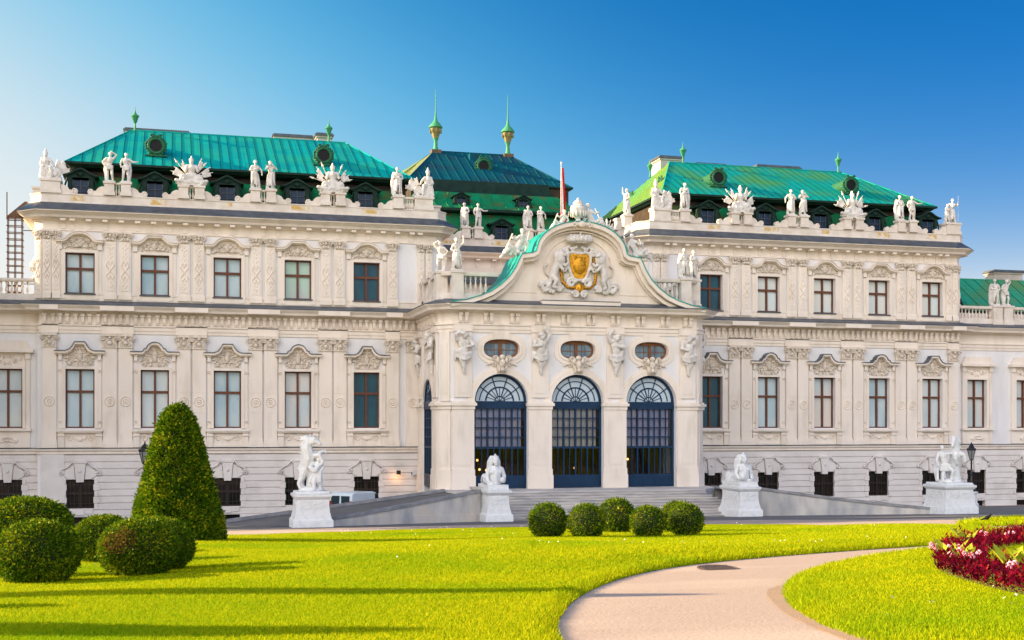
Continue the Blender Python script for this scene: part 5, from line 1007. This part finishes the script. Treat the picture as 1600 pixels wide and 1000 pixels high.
# street lamps
def lamp(loc, lab, lit):
    t = thing('street_lamp', lab, 'street lamp', loc, 'lantern lamps in front of the palace')
    b = B(); b.lathe((0, 0, 0), [(.5, -.3), (.5, .35), (.42, .42), (.38, 1.05), (.46, 1.1), (.46, 1.22), (.3, 1.26)], 8); b.build('stone_base', STONE, t)
    b = B(); b.lathe((0, 0, 1.25), [(.36, 0), (.34, .06), (.16, .35), (.09, .6), (.13, .66), (.08, .72), (.075, 1.2), (.12, 1.25), (.07, 1.32), (.055, 2.0), (.09, 2.05), (.05, 2.1), (.07, 2.3)], 10); b.build('pole', IRON, t, 40)
    b = B(); z = 3.55
    for i in range(6):
        a = 2*PI*i/6; b.tube([(.13*math.cos(a), .13*math.sin(a), z), (.3*math.cos(a), .3*math.sin(a), z+.65)], .022, 4)
    b.lathe((0, 0, z), [(.06, -.06), (.15, -.02), (.15, .03), (.05, .05)], 6); b.lathe((0, 0, z+.65), [(.3, 0), (.34, .03), (.3, .1), (.2, .25), (.22, .28), (.12, .42), (.04, .48), (.05, .55), (.01, .62)], 6)
    for i in range(6): a = 2*PI*i/6; b.blob((.31*math.cos(a), .31*math.sin(a), z+.76), (.05, .05, .08), None, 5, 4)
    l = b.build('lantern', IRON, t)
    b = B(); b.lathe((0, 0, z), [(.12, .04), (.27, .64)], 6); b.build('lantern_glass', glass('lantern_glass', (.2, .22, .24), (.28, .30, .3)), l)
    if lit: b = B(); b.blob((.1, .2, z+.25), (.06, .06, .07)); b.build('bulb', LAMP, l)
lamp((31.0, 4.3, ZT(4.3)), 'black lantern lamp post right of the groom and horse statue', False)
lamp((-26.45, 9.5, ZT(9.5)), 'black lantern lamp post half hidden by the cone-shaped hedge', True)
# ---------------------------------------------------------------- the ground and the garden
def sheet(name, poly, mat_, dz, step=3., kind='structure', bump=None, edge=0.):
    """a sheet lying on the terrain inside a (u, v) outline; returns the object"""
    P_ = [Vector(p) for p in poly]; pts = []
    for i, p in enumerate(P_):
        q = P_[(i+1) % len(P_)]; k = max(1, int((q-p).length/step)); pts += [p.lerp(q, j/k) for j in range(k)]
    nb = len(pts); us = [p.x for p in pts]; vs2 = [p.y for p in pts]; rnd = random.Random(1)
    edges = [(i, (i+1) % nb) for i in range(nb)]; bd = np.array([(p.x, p.y) for p in pts]); inner = []
    x = min(us)
    while x < max(us):
        y = min(vs2)
        while y < max(vs2):
            c = Vector((x+rnd.uniform(-.2, .2)*step, y+rnd.uniform(-.2, .2)*step))
            if inside(bd, np.array([[c.x, c.y]]))[0] and np.min(np.hypot(bd[:, 0]-c.x, bd[:, 1]-c.y)) > step*.45: inner.append(c)
            y += step
        x += step
    vv, ee, ff, *_ = geometry.delaunay_2d_cdt(pts+inner, edges, [list(range(nb))], 1, 1e-5)
    co = []
    for p in vv:
        d = seg_dist(bd, np.array([[p.x, p.y]]))[0] if edge else 9
        co.append((p.x, -p.y, height(p.x, p.y, dz, bump, d, edge)))
    me = bpy.data.meshes.new(name); me.from_pydata(co, [], [list(f)[::-1] for f in ff]); bm = bmesh.new(); bm.from_mesh(me); bmesh.ops.recalc_face_normals(bm, faces=bm.faces)
    if sum(f.normal.z for f in bm.faces) < 0: bmesh.ops.reverse_faces(bm, faces=bm.faces)
    bm.to_mesh(me); bm.free(); me.materials.append(mat_); me.shade_smooth(); o = inst(name, me); tag(o, kind=kind); return o
def height(u, v, dz, bump, d=9, edge=0.):
    h = terrain(u, v)+dz
    if bump: h += bump(u, v)*min(1, d/1.5)
    if edge: h -= (dz-.008)*max(0, 1-d/edge)**2
    return h
def inside(poly, p):
    x, y = p[:, 0], p[:, 1]; r = np.zeros(len(p), bool); n = len(poly)
    for i in range(n):
        x0, y0 = poly[i]; x1, y1 = poly[(i+1) % n]; c = ((y0 > y) != (y1 > y))
        with np.errstate(divide='ignore', invalid='ignore'): r ^= c & (x < (x1-x0)*(y-y0)/(y1-y0+1e-12)+x0)
    return r
def seg_dist(poly, p):
    best = np.full(len(p), 1e9)
    for i in range(len(poly)):
        a = poly[i]; b = poly[(i+1) % len(poly)]; d = b-a; t = np.clip(((p-a)@d)/max(d@d, 1e-9), 0, 1); q = p-(a+t[:, None]*d); best = np.minimum(best, np.hypot(q[:, 0], q[:, 1]))
    return best
def smooth(pts, it=2):                               # open curve, rounded
    for _ in range(it):
        q = [pts[0]]
        for a, b in zip(pts, pts[1:]): q += [(a[0]*.75+b[0]*.25, a[1]*.75+b[1]*.25), (a[0]*.25+b[0]*.75, a[1]*.25+b[1]*.75)]
        pts = q+[pts[-1]]
    return pts
GRAVEL = mat('pinkish_gravel', (.49, .38, .32), (.43, .335, .28), 9, .9, .4, 28, stretch=(.7, 1.2, 1), c3=(.54, .43, .36), s3=.25, lo=.25, hi=.75)
b = B(); us = [-1500, -400, -120, -60, -40, -20, 0, 20, 40, 60, 120, 400, 1500]; vs3 = [-2500, -400, -60, -10, 0, 1.2, 6, 20, 40, 60, 80, 100, 130]
b.add([(u, v, terrain(0, v)) for v in vs3 for u in us]+[(u, 1500, terrain(0, 130)) for u in us], [(j*13+i, j*13+i+1, (j+1)*13+i+1, (j+1)*13+i) for j in range(13) for i in range(12)])
tag(b.build('ground', GRAVEL, None), kind='structure')
sheet('forecourt', [(-75, -.3), (-75, 24), (-32, 22.5), (-21.3, 23.6), (-8.4, 22.2), (-2.2, 22.4), (3.4, 23.8), (8, 28), (14, 28.5), (20, 26.5), (75, 26), (75, -.3)], ASPH, .006, 4.)
LAWN = mat('lawn_soil_grass', (.20, .29, .003), (.32, .36, .003), .9, .9, .5, 40, c3=(.44, .40, .008), s3=.35, spec=0)
def mound(u, v): return max(0., .05+.07*math.sin(u*.21+1.0)*math.sin(v*.17+.4)+.05*math.sin(u*.47+v*.31)+.16*math.exp(-((u+17)**2/40+(v-55)**2/40)))*min(1, max(0, (v-34)/14))
FARE = [(-75, 33), (-31.3, 31.7), (-26.5, 33.0), (-22.7, 32.3), (-18.8, 29.6), (-10.1, 28.5), (-4.5, 29.4), (-1.6, 30.6), (1.6, 36.3), (2.7, 42), (2.6, 46.0), (1.2, 49.8)]
NEARE = [(-1, 51.8), (-3.5, 53.5), (-5.4, 54.6), (-7.5, 55.5), (-9.9, 56.6), (-13.3, 58.5), (-15.7, 60.5), (-17.6, 63), (-19.2, 65.9), (-20.2, 68.2), (-21.2, 71), (-22.4, 78), (-24, 95)]
L1 = smooth(FARE)+smooth(NEARE)+[(-75, 95)]
LR = smooth([(20, 36), (8, 45.2), (2, 49.6), (-1.9, 53), (-4.6, 54.8), (-7.3, 56.9), (-9.7, 58.6), (-12.5, 61.2), (-14.6, 63.7), (-16.0, 65.9), (-17.3, 68.5), (-17.95, 70.3), (-18.3, 71.4), (-19.4, 77), (-20, 92)])+[(30, 92), (60, 60), (45, 36)]
L3 = smooth([(5.4, 40.4), (6.0, 38.3), (8.6, 35.2), (12.1, 32), (16.6, 29), (30, 27)])+[(45, 27), (45, 32)]+smooth([(22, 33), (12, 37.6), (5.7, 42.6), (5.3, 41.6), (5.4, 40.4)])[:-1]
lawns = []
for nm, poly, bf in (('lawn', L1, mound), ('lawn', LR, lambda u, v: .3*mound(u, v)), ('lawn', L3, None)):
    lawns.append((np.array(poly), bf)); sheet(nm, poly, LAWN, .07, 1.6, 'structure', bf, .35)
DIRT = mat('bare_trodden_soil', (.42, .28, .18), (.36, .27, .20), 1.5, .95, .4, 40)
sheet('bare_soil', smooth([(-15.9, 65.6), (-16.6, 66.5), (-17.5, 68.6), (-18.15, 70.4), (-18.9, 73.5), (-18.6, 76), (-17.9, 73.5), (-17.2, 70.8), (-16.7, 68.4), (-16.2, 66.6), (-15.9, 65.6)], 1)[:-1], DIRT, .014, .5)
rng = np.random.default_rng(3)
CU, CV = -24.86, 83.01; ct, st = math.cos(TH), math.sin(TH)
def in_view(u, v, m=1.12): du, dv = u-CU, CV-v; X = du*ct-dv*st; Z = du*st+dv*ct; return Z, np.abs(X) < (.4103*Z*m+1)
def blades(name, poly, bf, cap, dens, zmax, hgt, wid):
    lo, hi = poly.min(0), poly.max(0); lo = np.maximum(lo, [-62, 20]); hi = np.minimum(hi, [40, 76]); N = int(cap*14)
    p = rng.uniform(lo, hi, (N, 2)); Z, ok = in_view(p[:, 0], p[:, 1]); ok &= (Z > 10) & (Z < zmax); p, Z = p[ok], Z[ok]
    area = np.prod(hi-lo)/N; keep = rng.random(len(p)) < area*dens*np.minimum(1, (15/Z)**1.6); p, Z = p[keep], Z[keep]; ok = inside(poly, p); p, Z = p[ok], Z[ok]
    d = seg_dist(poly, p); z = np.array([height(a, c, .07, bf, e, .35) for (a, c), e in zip(p, d)]); n = len(p); s = (Z/15)**.45
    a = rng.uniform(0, 2*PI, n); h = hgt*rng.uniform(.6, 1.3, n)*s*np.where(d < .35, 1+1.3*rng.random(n), 1); w = wid*rng.uniform(.7, 1.4, n)*s; lean = rng.normal(0, .55, (n, 2))*h[:, None]
    co = np.zeros((n, 3, 3)); co[:, 0] = np.c_[p[:, 0]-np.cos(a)*w, -(p[:, 1]-np.sin(a)*w), z-.012]; co[:, 1] = np.c_[p[:, 0]+np.cos(a)*w, -(p[:, 1]+np.sin(a)*w), z-.012]; co[:, 2] = np.c_[p[:, 0]+lean[:, 0], -(p[:, 1]+lean[:, 1]), z+h]
    o = inst('grass', np_mesh('grass', co.reshape(-1, 3), np.arange(3*n).reshape(-1, 3), GRASS, np.repeat(rng.random(n), 3))); tag(o, kind='stuff'); print('blades', n)
GRASS = tint_mat('grass_blade', [(0, (.12, .24, .002)), (.3, (.32, .41, .002)), (.7, (.48, .49, .003)), (1, (.60, .55, .012))], .7, .4, (.17, .33, .003), .22)
blades('grass', *lawns[0], 600000, 2200, 48, .032, .0075); blades('grass', *lawns[1], 400000, 2200, 40, .032, .0075); blades('grass', *lawns[2], 30000, 500, 70, .04, .012)
# daisies
n = 900; p = np.r_[rng.normal([-13, 33], [7, 2.2], (220, 2)), rng.normal([-13.5, 72], [2.5, 2.5], (70, 2)), rng.normal([-9, 55], [5, 1], (60, 2)), rng.uniform([-30, 30], [0, 60], (50, 2))]
co, fa = [], []
for q in p:
    k = 0 if inside(lawns[0][0], q[None])[0] else 1 if inside(lawns[1][0], q[None])[0] else -1
    if k < 0: continue
    z = height(q[0], q[1], .07, lawns[k][1])+.06; r = rng.uniform(.011, .022); c = len(co); a0 = rng.random()*6
    co += [(q[0]+r*math.cos(a0+i*PI/3), -q[1]-r*math.sin(a0+i*PI/3), z+.012*math.sin(i)) for i in range(6)]; fa.append(list(range(c, c+6)))
me = bpy.data.meshes.new('daisies'); me.from_pydata(co, [], fa); me.materials.append(mat('white_petal', (.8, .8, .74), rough=.7)); tag(inst('daisies', me), kind='stuff')
# clipped shrubs: a dark inner mass under thousands of small leaf tufts
LEAF = tint_mat('box_leaf', [(0, (.03, .08, .003)), (.45, (.08, .16, .005)), (.8, (.17, .25, .007)), (.94, (.34, .34, .012)), (.97, (.34, .34, .012)), (1, (.22, .12, .03))], .5, .3)
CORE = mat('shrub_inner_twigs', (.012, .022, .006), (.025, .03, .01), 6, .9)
def shrub(surface, n, size, seed, jit=.05, brown=None):
    r = np.random.default_rng(seed); p, nr = surface(r, n); t = p[:, 2]*0+r.random(n)
    d = nr+r.normal(0, .55, (n, 3)); d /= np.linalg.norm(d, axis=1)[:, None]; s = np.cross(d, r.normal(0, 1, (n, 3))); s /= np.linalg.norm(s, axis=1)[:, None]
    p = p+nr*(r.normal(0, jit, n)-jit)[:, None]; L = size*r.uniform(.6, 1.5, n)[:, None]; W = L*.38
    co = np.stack([p-d*L*.3, p+s*W, p+d*L, p-s*W], 1); co[:, :, 2] = np.maximum(co[:, :, 2], .0)
    return np_mesh('foliage', co.reshape(-1, 3), np.arange(4*n).reshape(-1, 4), LEAF, np.repeat(np.where((nr @ np.array(brown or (0, 0, 0)) > .9) & (r.random(n) < .6), 1, np.clip(t+.25*np.sin(p[:, 0]*5+seed)*np.sin(p[:, 1]*4)*np.sin(p[:, 2]*6), 0, .95)), 4))
def ball_surface(rx, rz, lump):
    def f(r, n):
        z = r.uniform(-.93, 1, n); a = r.uniform(0, 2*PI, n); q = np.sqrt(np.maximum(0, 1-z*z)); nr = np.c_[q*np.cos(a), q*np.sin(a), z]
        k = 1+lump*(np.sin(3*a+1)*q*.5+np.sin(5*z+2*a)*.5+.6*np.sin(7*a+4*z)*q); return np.c_[nr[:, 0]*rx*k, nr[:, 1]*rx*k, rz*.93+nr[:, 2]*rz*k], nr
    return f
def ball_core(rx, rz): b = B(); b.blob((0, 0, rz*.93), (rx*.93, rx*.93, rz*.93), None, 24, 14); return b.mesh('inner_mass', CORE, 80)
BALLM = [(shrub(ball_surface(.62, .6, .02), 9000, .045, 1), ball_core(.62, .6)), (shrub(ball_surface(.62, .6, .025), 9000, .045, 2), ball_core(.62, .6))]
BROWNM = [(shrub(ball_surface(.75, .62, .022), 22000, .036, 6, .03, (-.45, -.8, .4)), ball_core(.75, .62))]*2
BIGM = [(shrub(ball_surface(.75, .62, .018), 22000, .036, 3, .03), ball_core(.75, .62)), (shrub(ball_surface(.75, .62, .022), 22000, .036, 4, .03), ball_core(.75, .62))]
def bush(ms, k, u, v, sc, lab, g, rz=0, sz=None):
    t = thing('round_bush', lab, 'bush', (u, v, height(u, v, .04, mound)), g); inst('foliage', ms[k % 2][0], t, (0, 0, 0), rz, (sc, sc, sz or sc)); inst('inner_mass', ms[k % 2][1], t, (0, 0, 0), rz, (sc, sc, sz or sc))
G1, G2 = 'clipped ball bushes in front of the steps', 'clipped ball bushes at the left of the lawn'
bush(BALLM, 0, -13.45, 45.2, .96, 'leftmost of the small round box bushes in front of the steps', G1)
bush(BALLM, 1, -12.42, 46.0, .93, 'second small round box bush from the left, in front of the largest ball', G1, 1)
bush(BALLM, 0, -9.85, 41.6, 1.06, 'highest placed round box bush, third in the row before the steps', G1, 2)
bush(BALLM, 1, -10.27, 45.7, .88, 'fourth small round box bush, standing clear between two pairs', G1, 3)
bush(BALLM, 0, -8.84, 45.4, .92, 'rightmost and nearest of the small round box bushes before the steps', G1, 4)
bush(BALLM, 1, -7.6, 41.7, .95, 'small round box bush mostly hidden behind the rightmost ball', G1, 5)
bush(BIGM, 0, -27.15, 60.0, .97, 'nearest large round bush on the left, in front of all the others', G2, 0, .92)
bush(BIGM, 1, -28.5, 48.8, 1.5, 'largest round bush at the left edge, behind the nearest one', G2, 1, 1.17)
bush(BIGM, 0, -26.4, 53.3, .95, 'round bush farthest back, left of the cone-shaped hedge', G2, 2, .9)
bush(BROWNM, 1, -25.5, 59.1, .94, 'round bush with brown patch, middle of the three beside the cone', G2, 0, .9)
bush(BIGM, 0, -25.15, 57.6, .9, 'round bush right of the middle one, closest to the cone-shaped hedge', G2, 4, .88)
bush(BIGM, 1, -28.9, 57.6, .9, 'round bush cut off by the left edge of the photo', G2, 5)
def cone_surface(H, Rb):
    prof = np.array([(Rb*.97, 0), (Rb, .08*H), (Rb*.88, .24*H), (Rb*.73, .47*H), (Rb*.54, .70*H), (Rb*.33, .90*H), (Rb*.17, .975*H), (0.0, H)])
    def f(r, n):
        out = []; z = r.uniform(0, H, n*3); rad = np.interp(z, prof[:, 1], prof[:, 0]); k = r.random(n*3) < (rad+.25)/(Rb+.25); z, rad = z[k][:n], rad[k][:n]; a = r.uniform(0, 2*PI, len(z)); m = 1+.035*np.sin(4*a+z*2)+.02*np.sin(9*a-z*5)
        sl = .42; nr = np.c_[np.cos(a)*.93, np.sin(a)*.93, np.full(len(z), sl)]; p = np.c_[rad*m*np.cos(a), rad*m*np.sin(a), z]; 
        if len(z) < n: p = np.r_[p, p[:n-len(z)]]; nr = np.r_[nr, nr[:n-len(z)]]
        return p, nr
    return f, prof
cs, prof = cone_surface(4.5, 1.5)
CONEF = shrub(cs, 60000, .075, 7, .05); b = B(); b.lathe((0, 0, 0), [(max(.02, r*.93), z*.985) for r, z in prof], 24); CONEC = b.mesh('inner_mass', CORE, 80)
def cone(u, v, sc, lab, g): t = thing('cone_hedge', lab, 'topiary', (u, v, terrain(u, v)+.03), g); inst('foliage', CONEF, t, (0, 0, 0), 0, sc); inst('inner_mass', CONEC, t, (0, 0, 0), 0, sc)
cone(-24.76, 42.0, (.97, .97, 1.0), 'tall cone-shaped clipped yew standing behind the round bushes', None)
for u, v, s_ in ((-37, 60.2, (.6, .6, 1.5)), (-39, 64.9, (.8, .8, 1.3)), (-34, 63.6, (.7, .7, .62))): cone(u, v, s_, 'cone-shaped clipped yew further along the lawn to the left', 'cone hedges outside the picture')
# the red flower bed
BO = smooth([(20, 36.5), (8, 45.5), (3, 49.0), (-.4, 51.2), (-3.7, 54), (-6.75, 56.9), (-9.8, 60.6), (-11.95, 63.7), (-13.3, 66), (-14.1, 68), (-14.5, 69.1), (-14.9, 71), (-15, 74)]); BI = smooth([(-12.6, 74), (-12.75, 69), (-12.68, 67.2), (-12.1, 65.9), (-11.35, 64.5), (-10.48, 63.1), (-9.3, 61.5), (-7.2, 59.1), (-5.4, 57.6), (-2, 55), (2, 51.5), (8, 47.5), (20, 38.5)])
BEDP = np.array(BO+BI); sheet('flower_bed_soil', [tuple(p) for p in BEDP], mat('dark_bed_soil', (.05, .03, .02), (.08, .05, .03), 3, .95), .09, 1.2, 'structure', lambda u, v: .3*mound(u, v))
REDL = tint_mat('dark_red_leaf', [(0, (.035, .001, .006)), (.4, (.11, .002, .014)), (.8, (.21, .004, .02)), (.96, (.32, .012, .03)), (1, (.4, .06, .02))], .4, .3)
N = 60000; p = rng.uniform(BEDP.min(0), BEDP.max(0), (N, 2)); p = p[p[:, 1] < 75]; p = p[inside(BEDP, p)]; Z, ok = in_view(p[:, 0], p[:, 1]); p, Z = p[ok], Z[ok]
k = rng.random(len(p)) < np.minimum(1, (24/Z)); p, Z = p[k], Z[k]; n = len(p); print('bed plants', n); m = 9
hh = rng.uniform(.10, .34, n)*np.where(rng.random(n) < .05, 1.5, 1); base = np.array([terrain(0, v)+.1 for v in p[:, 1]]); co = np.zeros((n, m, 4, 3)); tn = np.zeros((n, m))
for j in range(m):
    a = rng.uniform(0, 2*PI, n); f = (j+1)/m; z = base+hh*f; out = rng.uniform(.4, 1, n); d = np.c_[np.cos(a)*out, np.sin(a)*out, rng.uniform(.1, .9, n)]; d /= np.linalg.norm(d, axis=1)[:, None]; s = np.c_[-np.sin(a), np.cos(a), rng.normal(0, .3, n)]; L = (.11*rng.uniform(.7, 1.3, n))[:, None]; o_ = np.c_[p[:, 0], -p[:, 1], z]
    co[:, j] = np.stack([o_, o_+d*L*.5+s*L*.16, o_+d*L, o_+d*L*.5-s*L*.16], 1); tn[:, j] = np.clip(rng.random(n)*.8+.2*f+.25*(np.sin(p[:, 0]*1.7)*np.sin(p[:, 1]*1.3) > .5)*rng.random(n), 0, 1)
tag(inst('red_bedding_plants', np_mesh('red_bedding_plants', co.reshape(-1, 3), np.arange(n*m*4).reshape(-1, 4), REDL, np.repeat(tn.ravel(), 4))), kind='stuff')
PINK = mat('pink_petal', (.75, .22, .38), (.8, .5, .6), 9, .6); CANNA = tint_mat('yellow_green_leaf', [(0, (.22, .33, .02)), (1, (.62, .58, .06))], .45, .35)
def pinks(u, v, n, seed, rad):
    r = random.Random(seed); b = B()
    for i in range(n):
        a, q = r.random()*2*PI, rad*math.sqrt(r.random()); x, y = q*math.cos(a), q*math.sin(a); z = .24+.1*r.random()
        for k in range(6): b.blob((x+.03*math.cos(k), y+.03*math.sin(k), z+.02*(k % 3)), (.02, .02, .016), None, 5, 3)
    return b.build('pink_flower', PINK, None, None, (u, v, terrain(u, v)+.08))
for i, (u, v, n, rad, lab) in enumerate(((-11.2, 63.1, 15, .32, 'cluster of pale pink flowers beside the yellow-leaved plant in the red bed'), (-12.2, 65.0, 9, .25, 'small cluster of pink flowers at the near left bend of the red bed'), (-6.1, 57.4, 8, .5, 'pink flowers along the far side of the red bed'), (-13.4, 68.2, 10, .35, 'pink flowers near the right edge of the photo in the red bed'))): tag(pinks(u, v, n, i, rad), kind='stuff')
def canna(u, v, n, seed, lab, L=.42):
    r = np.random.default_rng(seed); co, tn = [], []
    for i in range(n):
        a = r.random()*2*PI; el = r.uniform(.75, 1.35); d = np.array([math.cos(a)*math.cos(el), math.sin(a)*math.cos(el), math.sin(el)]); s = np.array([-math.sin(a), math.cos(a), 0.]); l = L*r.uniform(.7, 1.2); o_ = np.array([.05*math.cos(a), .05*math.sin(a), .08]); t = r.random()
        for f0, f1, w0, w1 in ((0, .35, .03, .085), (.35, .7, .085, .07), (.7, 1, .07, .004)):
            g = lambda f: o_+d*l*f+np.array([math.cos(a), math.sin(a), -.3])*l*.22*f*f
            co += [g(f0)-s*w0, g(f0)+s*w0, g(f1)+s*w1, g(f1)-s*w1]; tn += [t]*4
    o = inst('broad_leaf_plant', np_mesh('broad_leaf_plant', np.array(co), np.arange(len(co)).reshape(-1, 4), CANNA, np.array(tn)), None, (u, v, terrain(u, v)+.15)); tag(o, lab, 'plant', 'yellow-green broad-leaved plants in the red bed')
canna(-11.75, 64.0, 7, 1, 'yellow-green broad-leaved plant at the left bend of the red bed'); canna(-12.0, 64.7, 5, 5, 'low broad-leaved plant just right of the larger one at the left bend of the bed', .32); canna(-8.1, 59.2, 8, 2, 'yellow-leaved plant at the far edge of the red bed'); canna(-12.75, 66.9, 7, 3, 'yellow-leaved plant near the right edge of the photo, inside the red bed'); canna(-13.3, 68.0, 6, 4, 'yellow-leaved plant cut off by the right edge of the photo')
# manhole cover, small bird
mh = B(); mh.lathe((0, 0, 0), [(.40, 0), (.40, .012), (.36, .016), (.36, .008)], 28)
for i in range(-4, 5): mh.box(-.3, .3, i*.07-.015, i*.07+.015, .008, .018)
mo = mh.build('manhole_cover', mat('cast_iron', (.10, .075, .065), (.16, .12, .10), 12, .7), None, 40, (-14.95, 61.3, terrain(0, 61.3)+.012)); mo.rotation_euler = (math.atan(.0568), 0, 0); tag(mo, 'round cast iron manhole cover in the curved gravel path', 'manhole cover')
b = B(); b.chain([(-.16, 0, .16), (.0, 0, .2), (.12, 0, .27)], [.04, .09, .06]); b.blob((.16, 0, .33), (.06, .05, .055)); b.chain([(.2, 0, .33), (.26, 0, .32)], [.02, .01]); b.chain([(-.16, 0, .16), (-.32, 0, .1)], [.05, .02])
for s in (-.04, .04): b.chain([(.0, s, .14), (.02, s, .0)], [.014, .012])
tag(inst('bird', carve(b, 'bird', mat('black_feather', (.012, .012, .014), rough=.6), .012, 2), None, (8.2, 37.5, terrain(0, 37.5)+.01)), 'small black bird on the ground behind the red flower bed', 'bird')
# trees of the park to the left, whose long shadows fall across the lawn
TREEL = tint_mat('tree_leaf', [(0, (.03, .07, .006)), (1, (.09, .15, .012))], .5, .3); BARK = mat('bark', (.09, .065, .045), (.05, .035, .025), 5, .9, .4)
def park_tree(u, v, h, r0, seed):
    t = thing('park_tree', 'leafy park tree beyond the left edge of the lawn', 'tree', (u, v, terrain(u, v)), 'park trees left of the lawn'); r = np.random.default_rng(seed); b = B(); top = h*.62
    b.tube([(0, 0, -.2), (.1, .05, h*.25), (0, .1, top)], [.02*h, .015*h, .008*h], 8); cl = []
    for i in range(9): a = i*2.4; q = r0*r.uniform(.45, .85); e = Vector((q*math.cos(a), q*math.sin(a), h*r.uniform(.45, .9))); b.tube([(0, .05, h*.3+.03*h*(i % 4)), tuple(e*.55+Vector((0, 0, h*.18))), tuple(e)], [.1, .06, .02], 5); cl.append(np.array(e))
    b.build('trunk', BARK, t, 60); n = 16000 if h > 12 else 6000; c = np.array(cl)[r.integers(0, 9, n)]+r.normal(0, r0*.27, (n, 3)); d = r.normal(0, 1, (n, 3)); d /= np.linalg.norm(d, axis=1)[:, None]; s = np.cross(d, r.normal(0, 1, (n, 3))); L = (.42 if h > 12 else .2)*r.uniform(.6, 1.4, n)[:, None]; s = s/np.linalg.norm(s, axis=1)[:, None]*L*.45
    inst('crown', np_mesh('crown', np.stack([c, c+d*L*.5+s, c+d*L, c+d*L*.5-s], 1).reshape(-1, 3), np.arange(4*n).reshape(-1, 4), TREEL, np.repeat(r.random(n), 4)), t)
for i, v in enumerate((3.0, 7.5, 12.0)): park_tree(-46-1.5*(i % 2), v, 21+.8*(i % 3), 4.6, i+2)
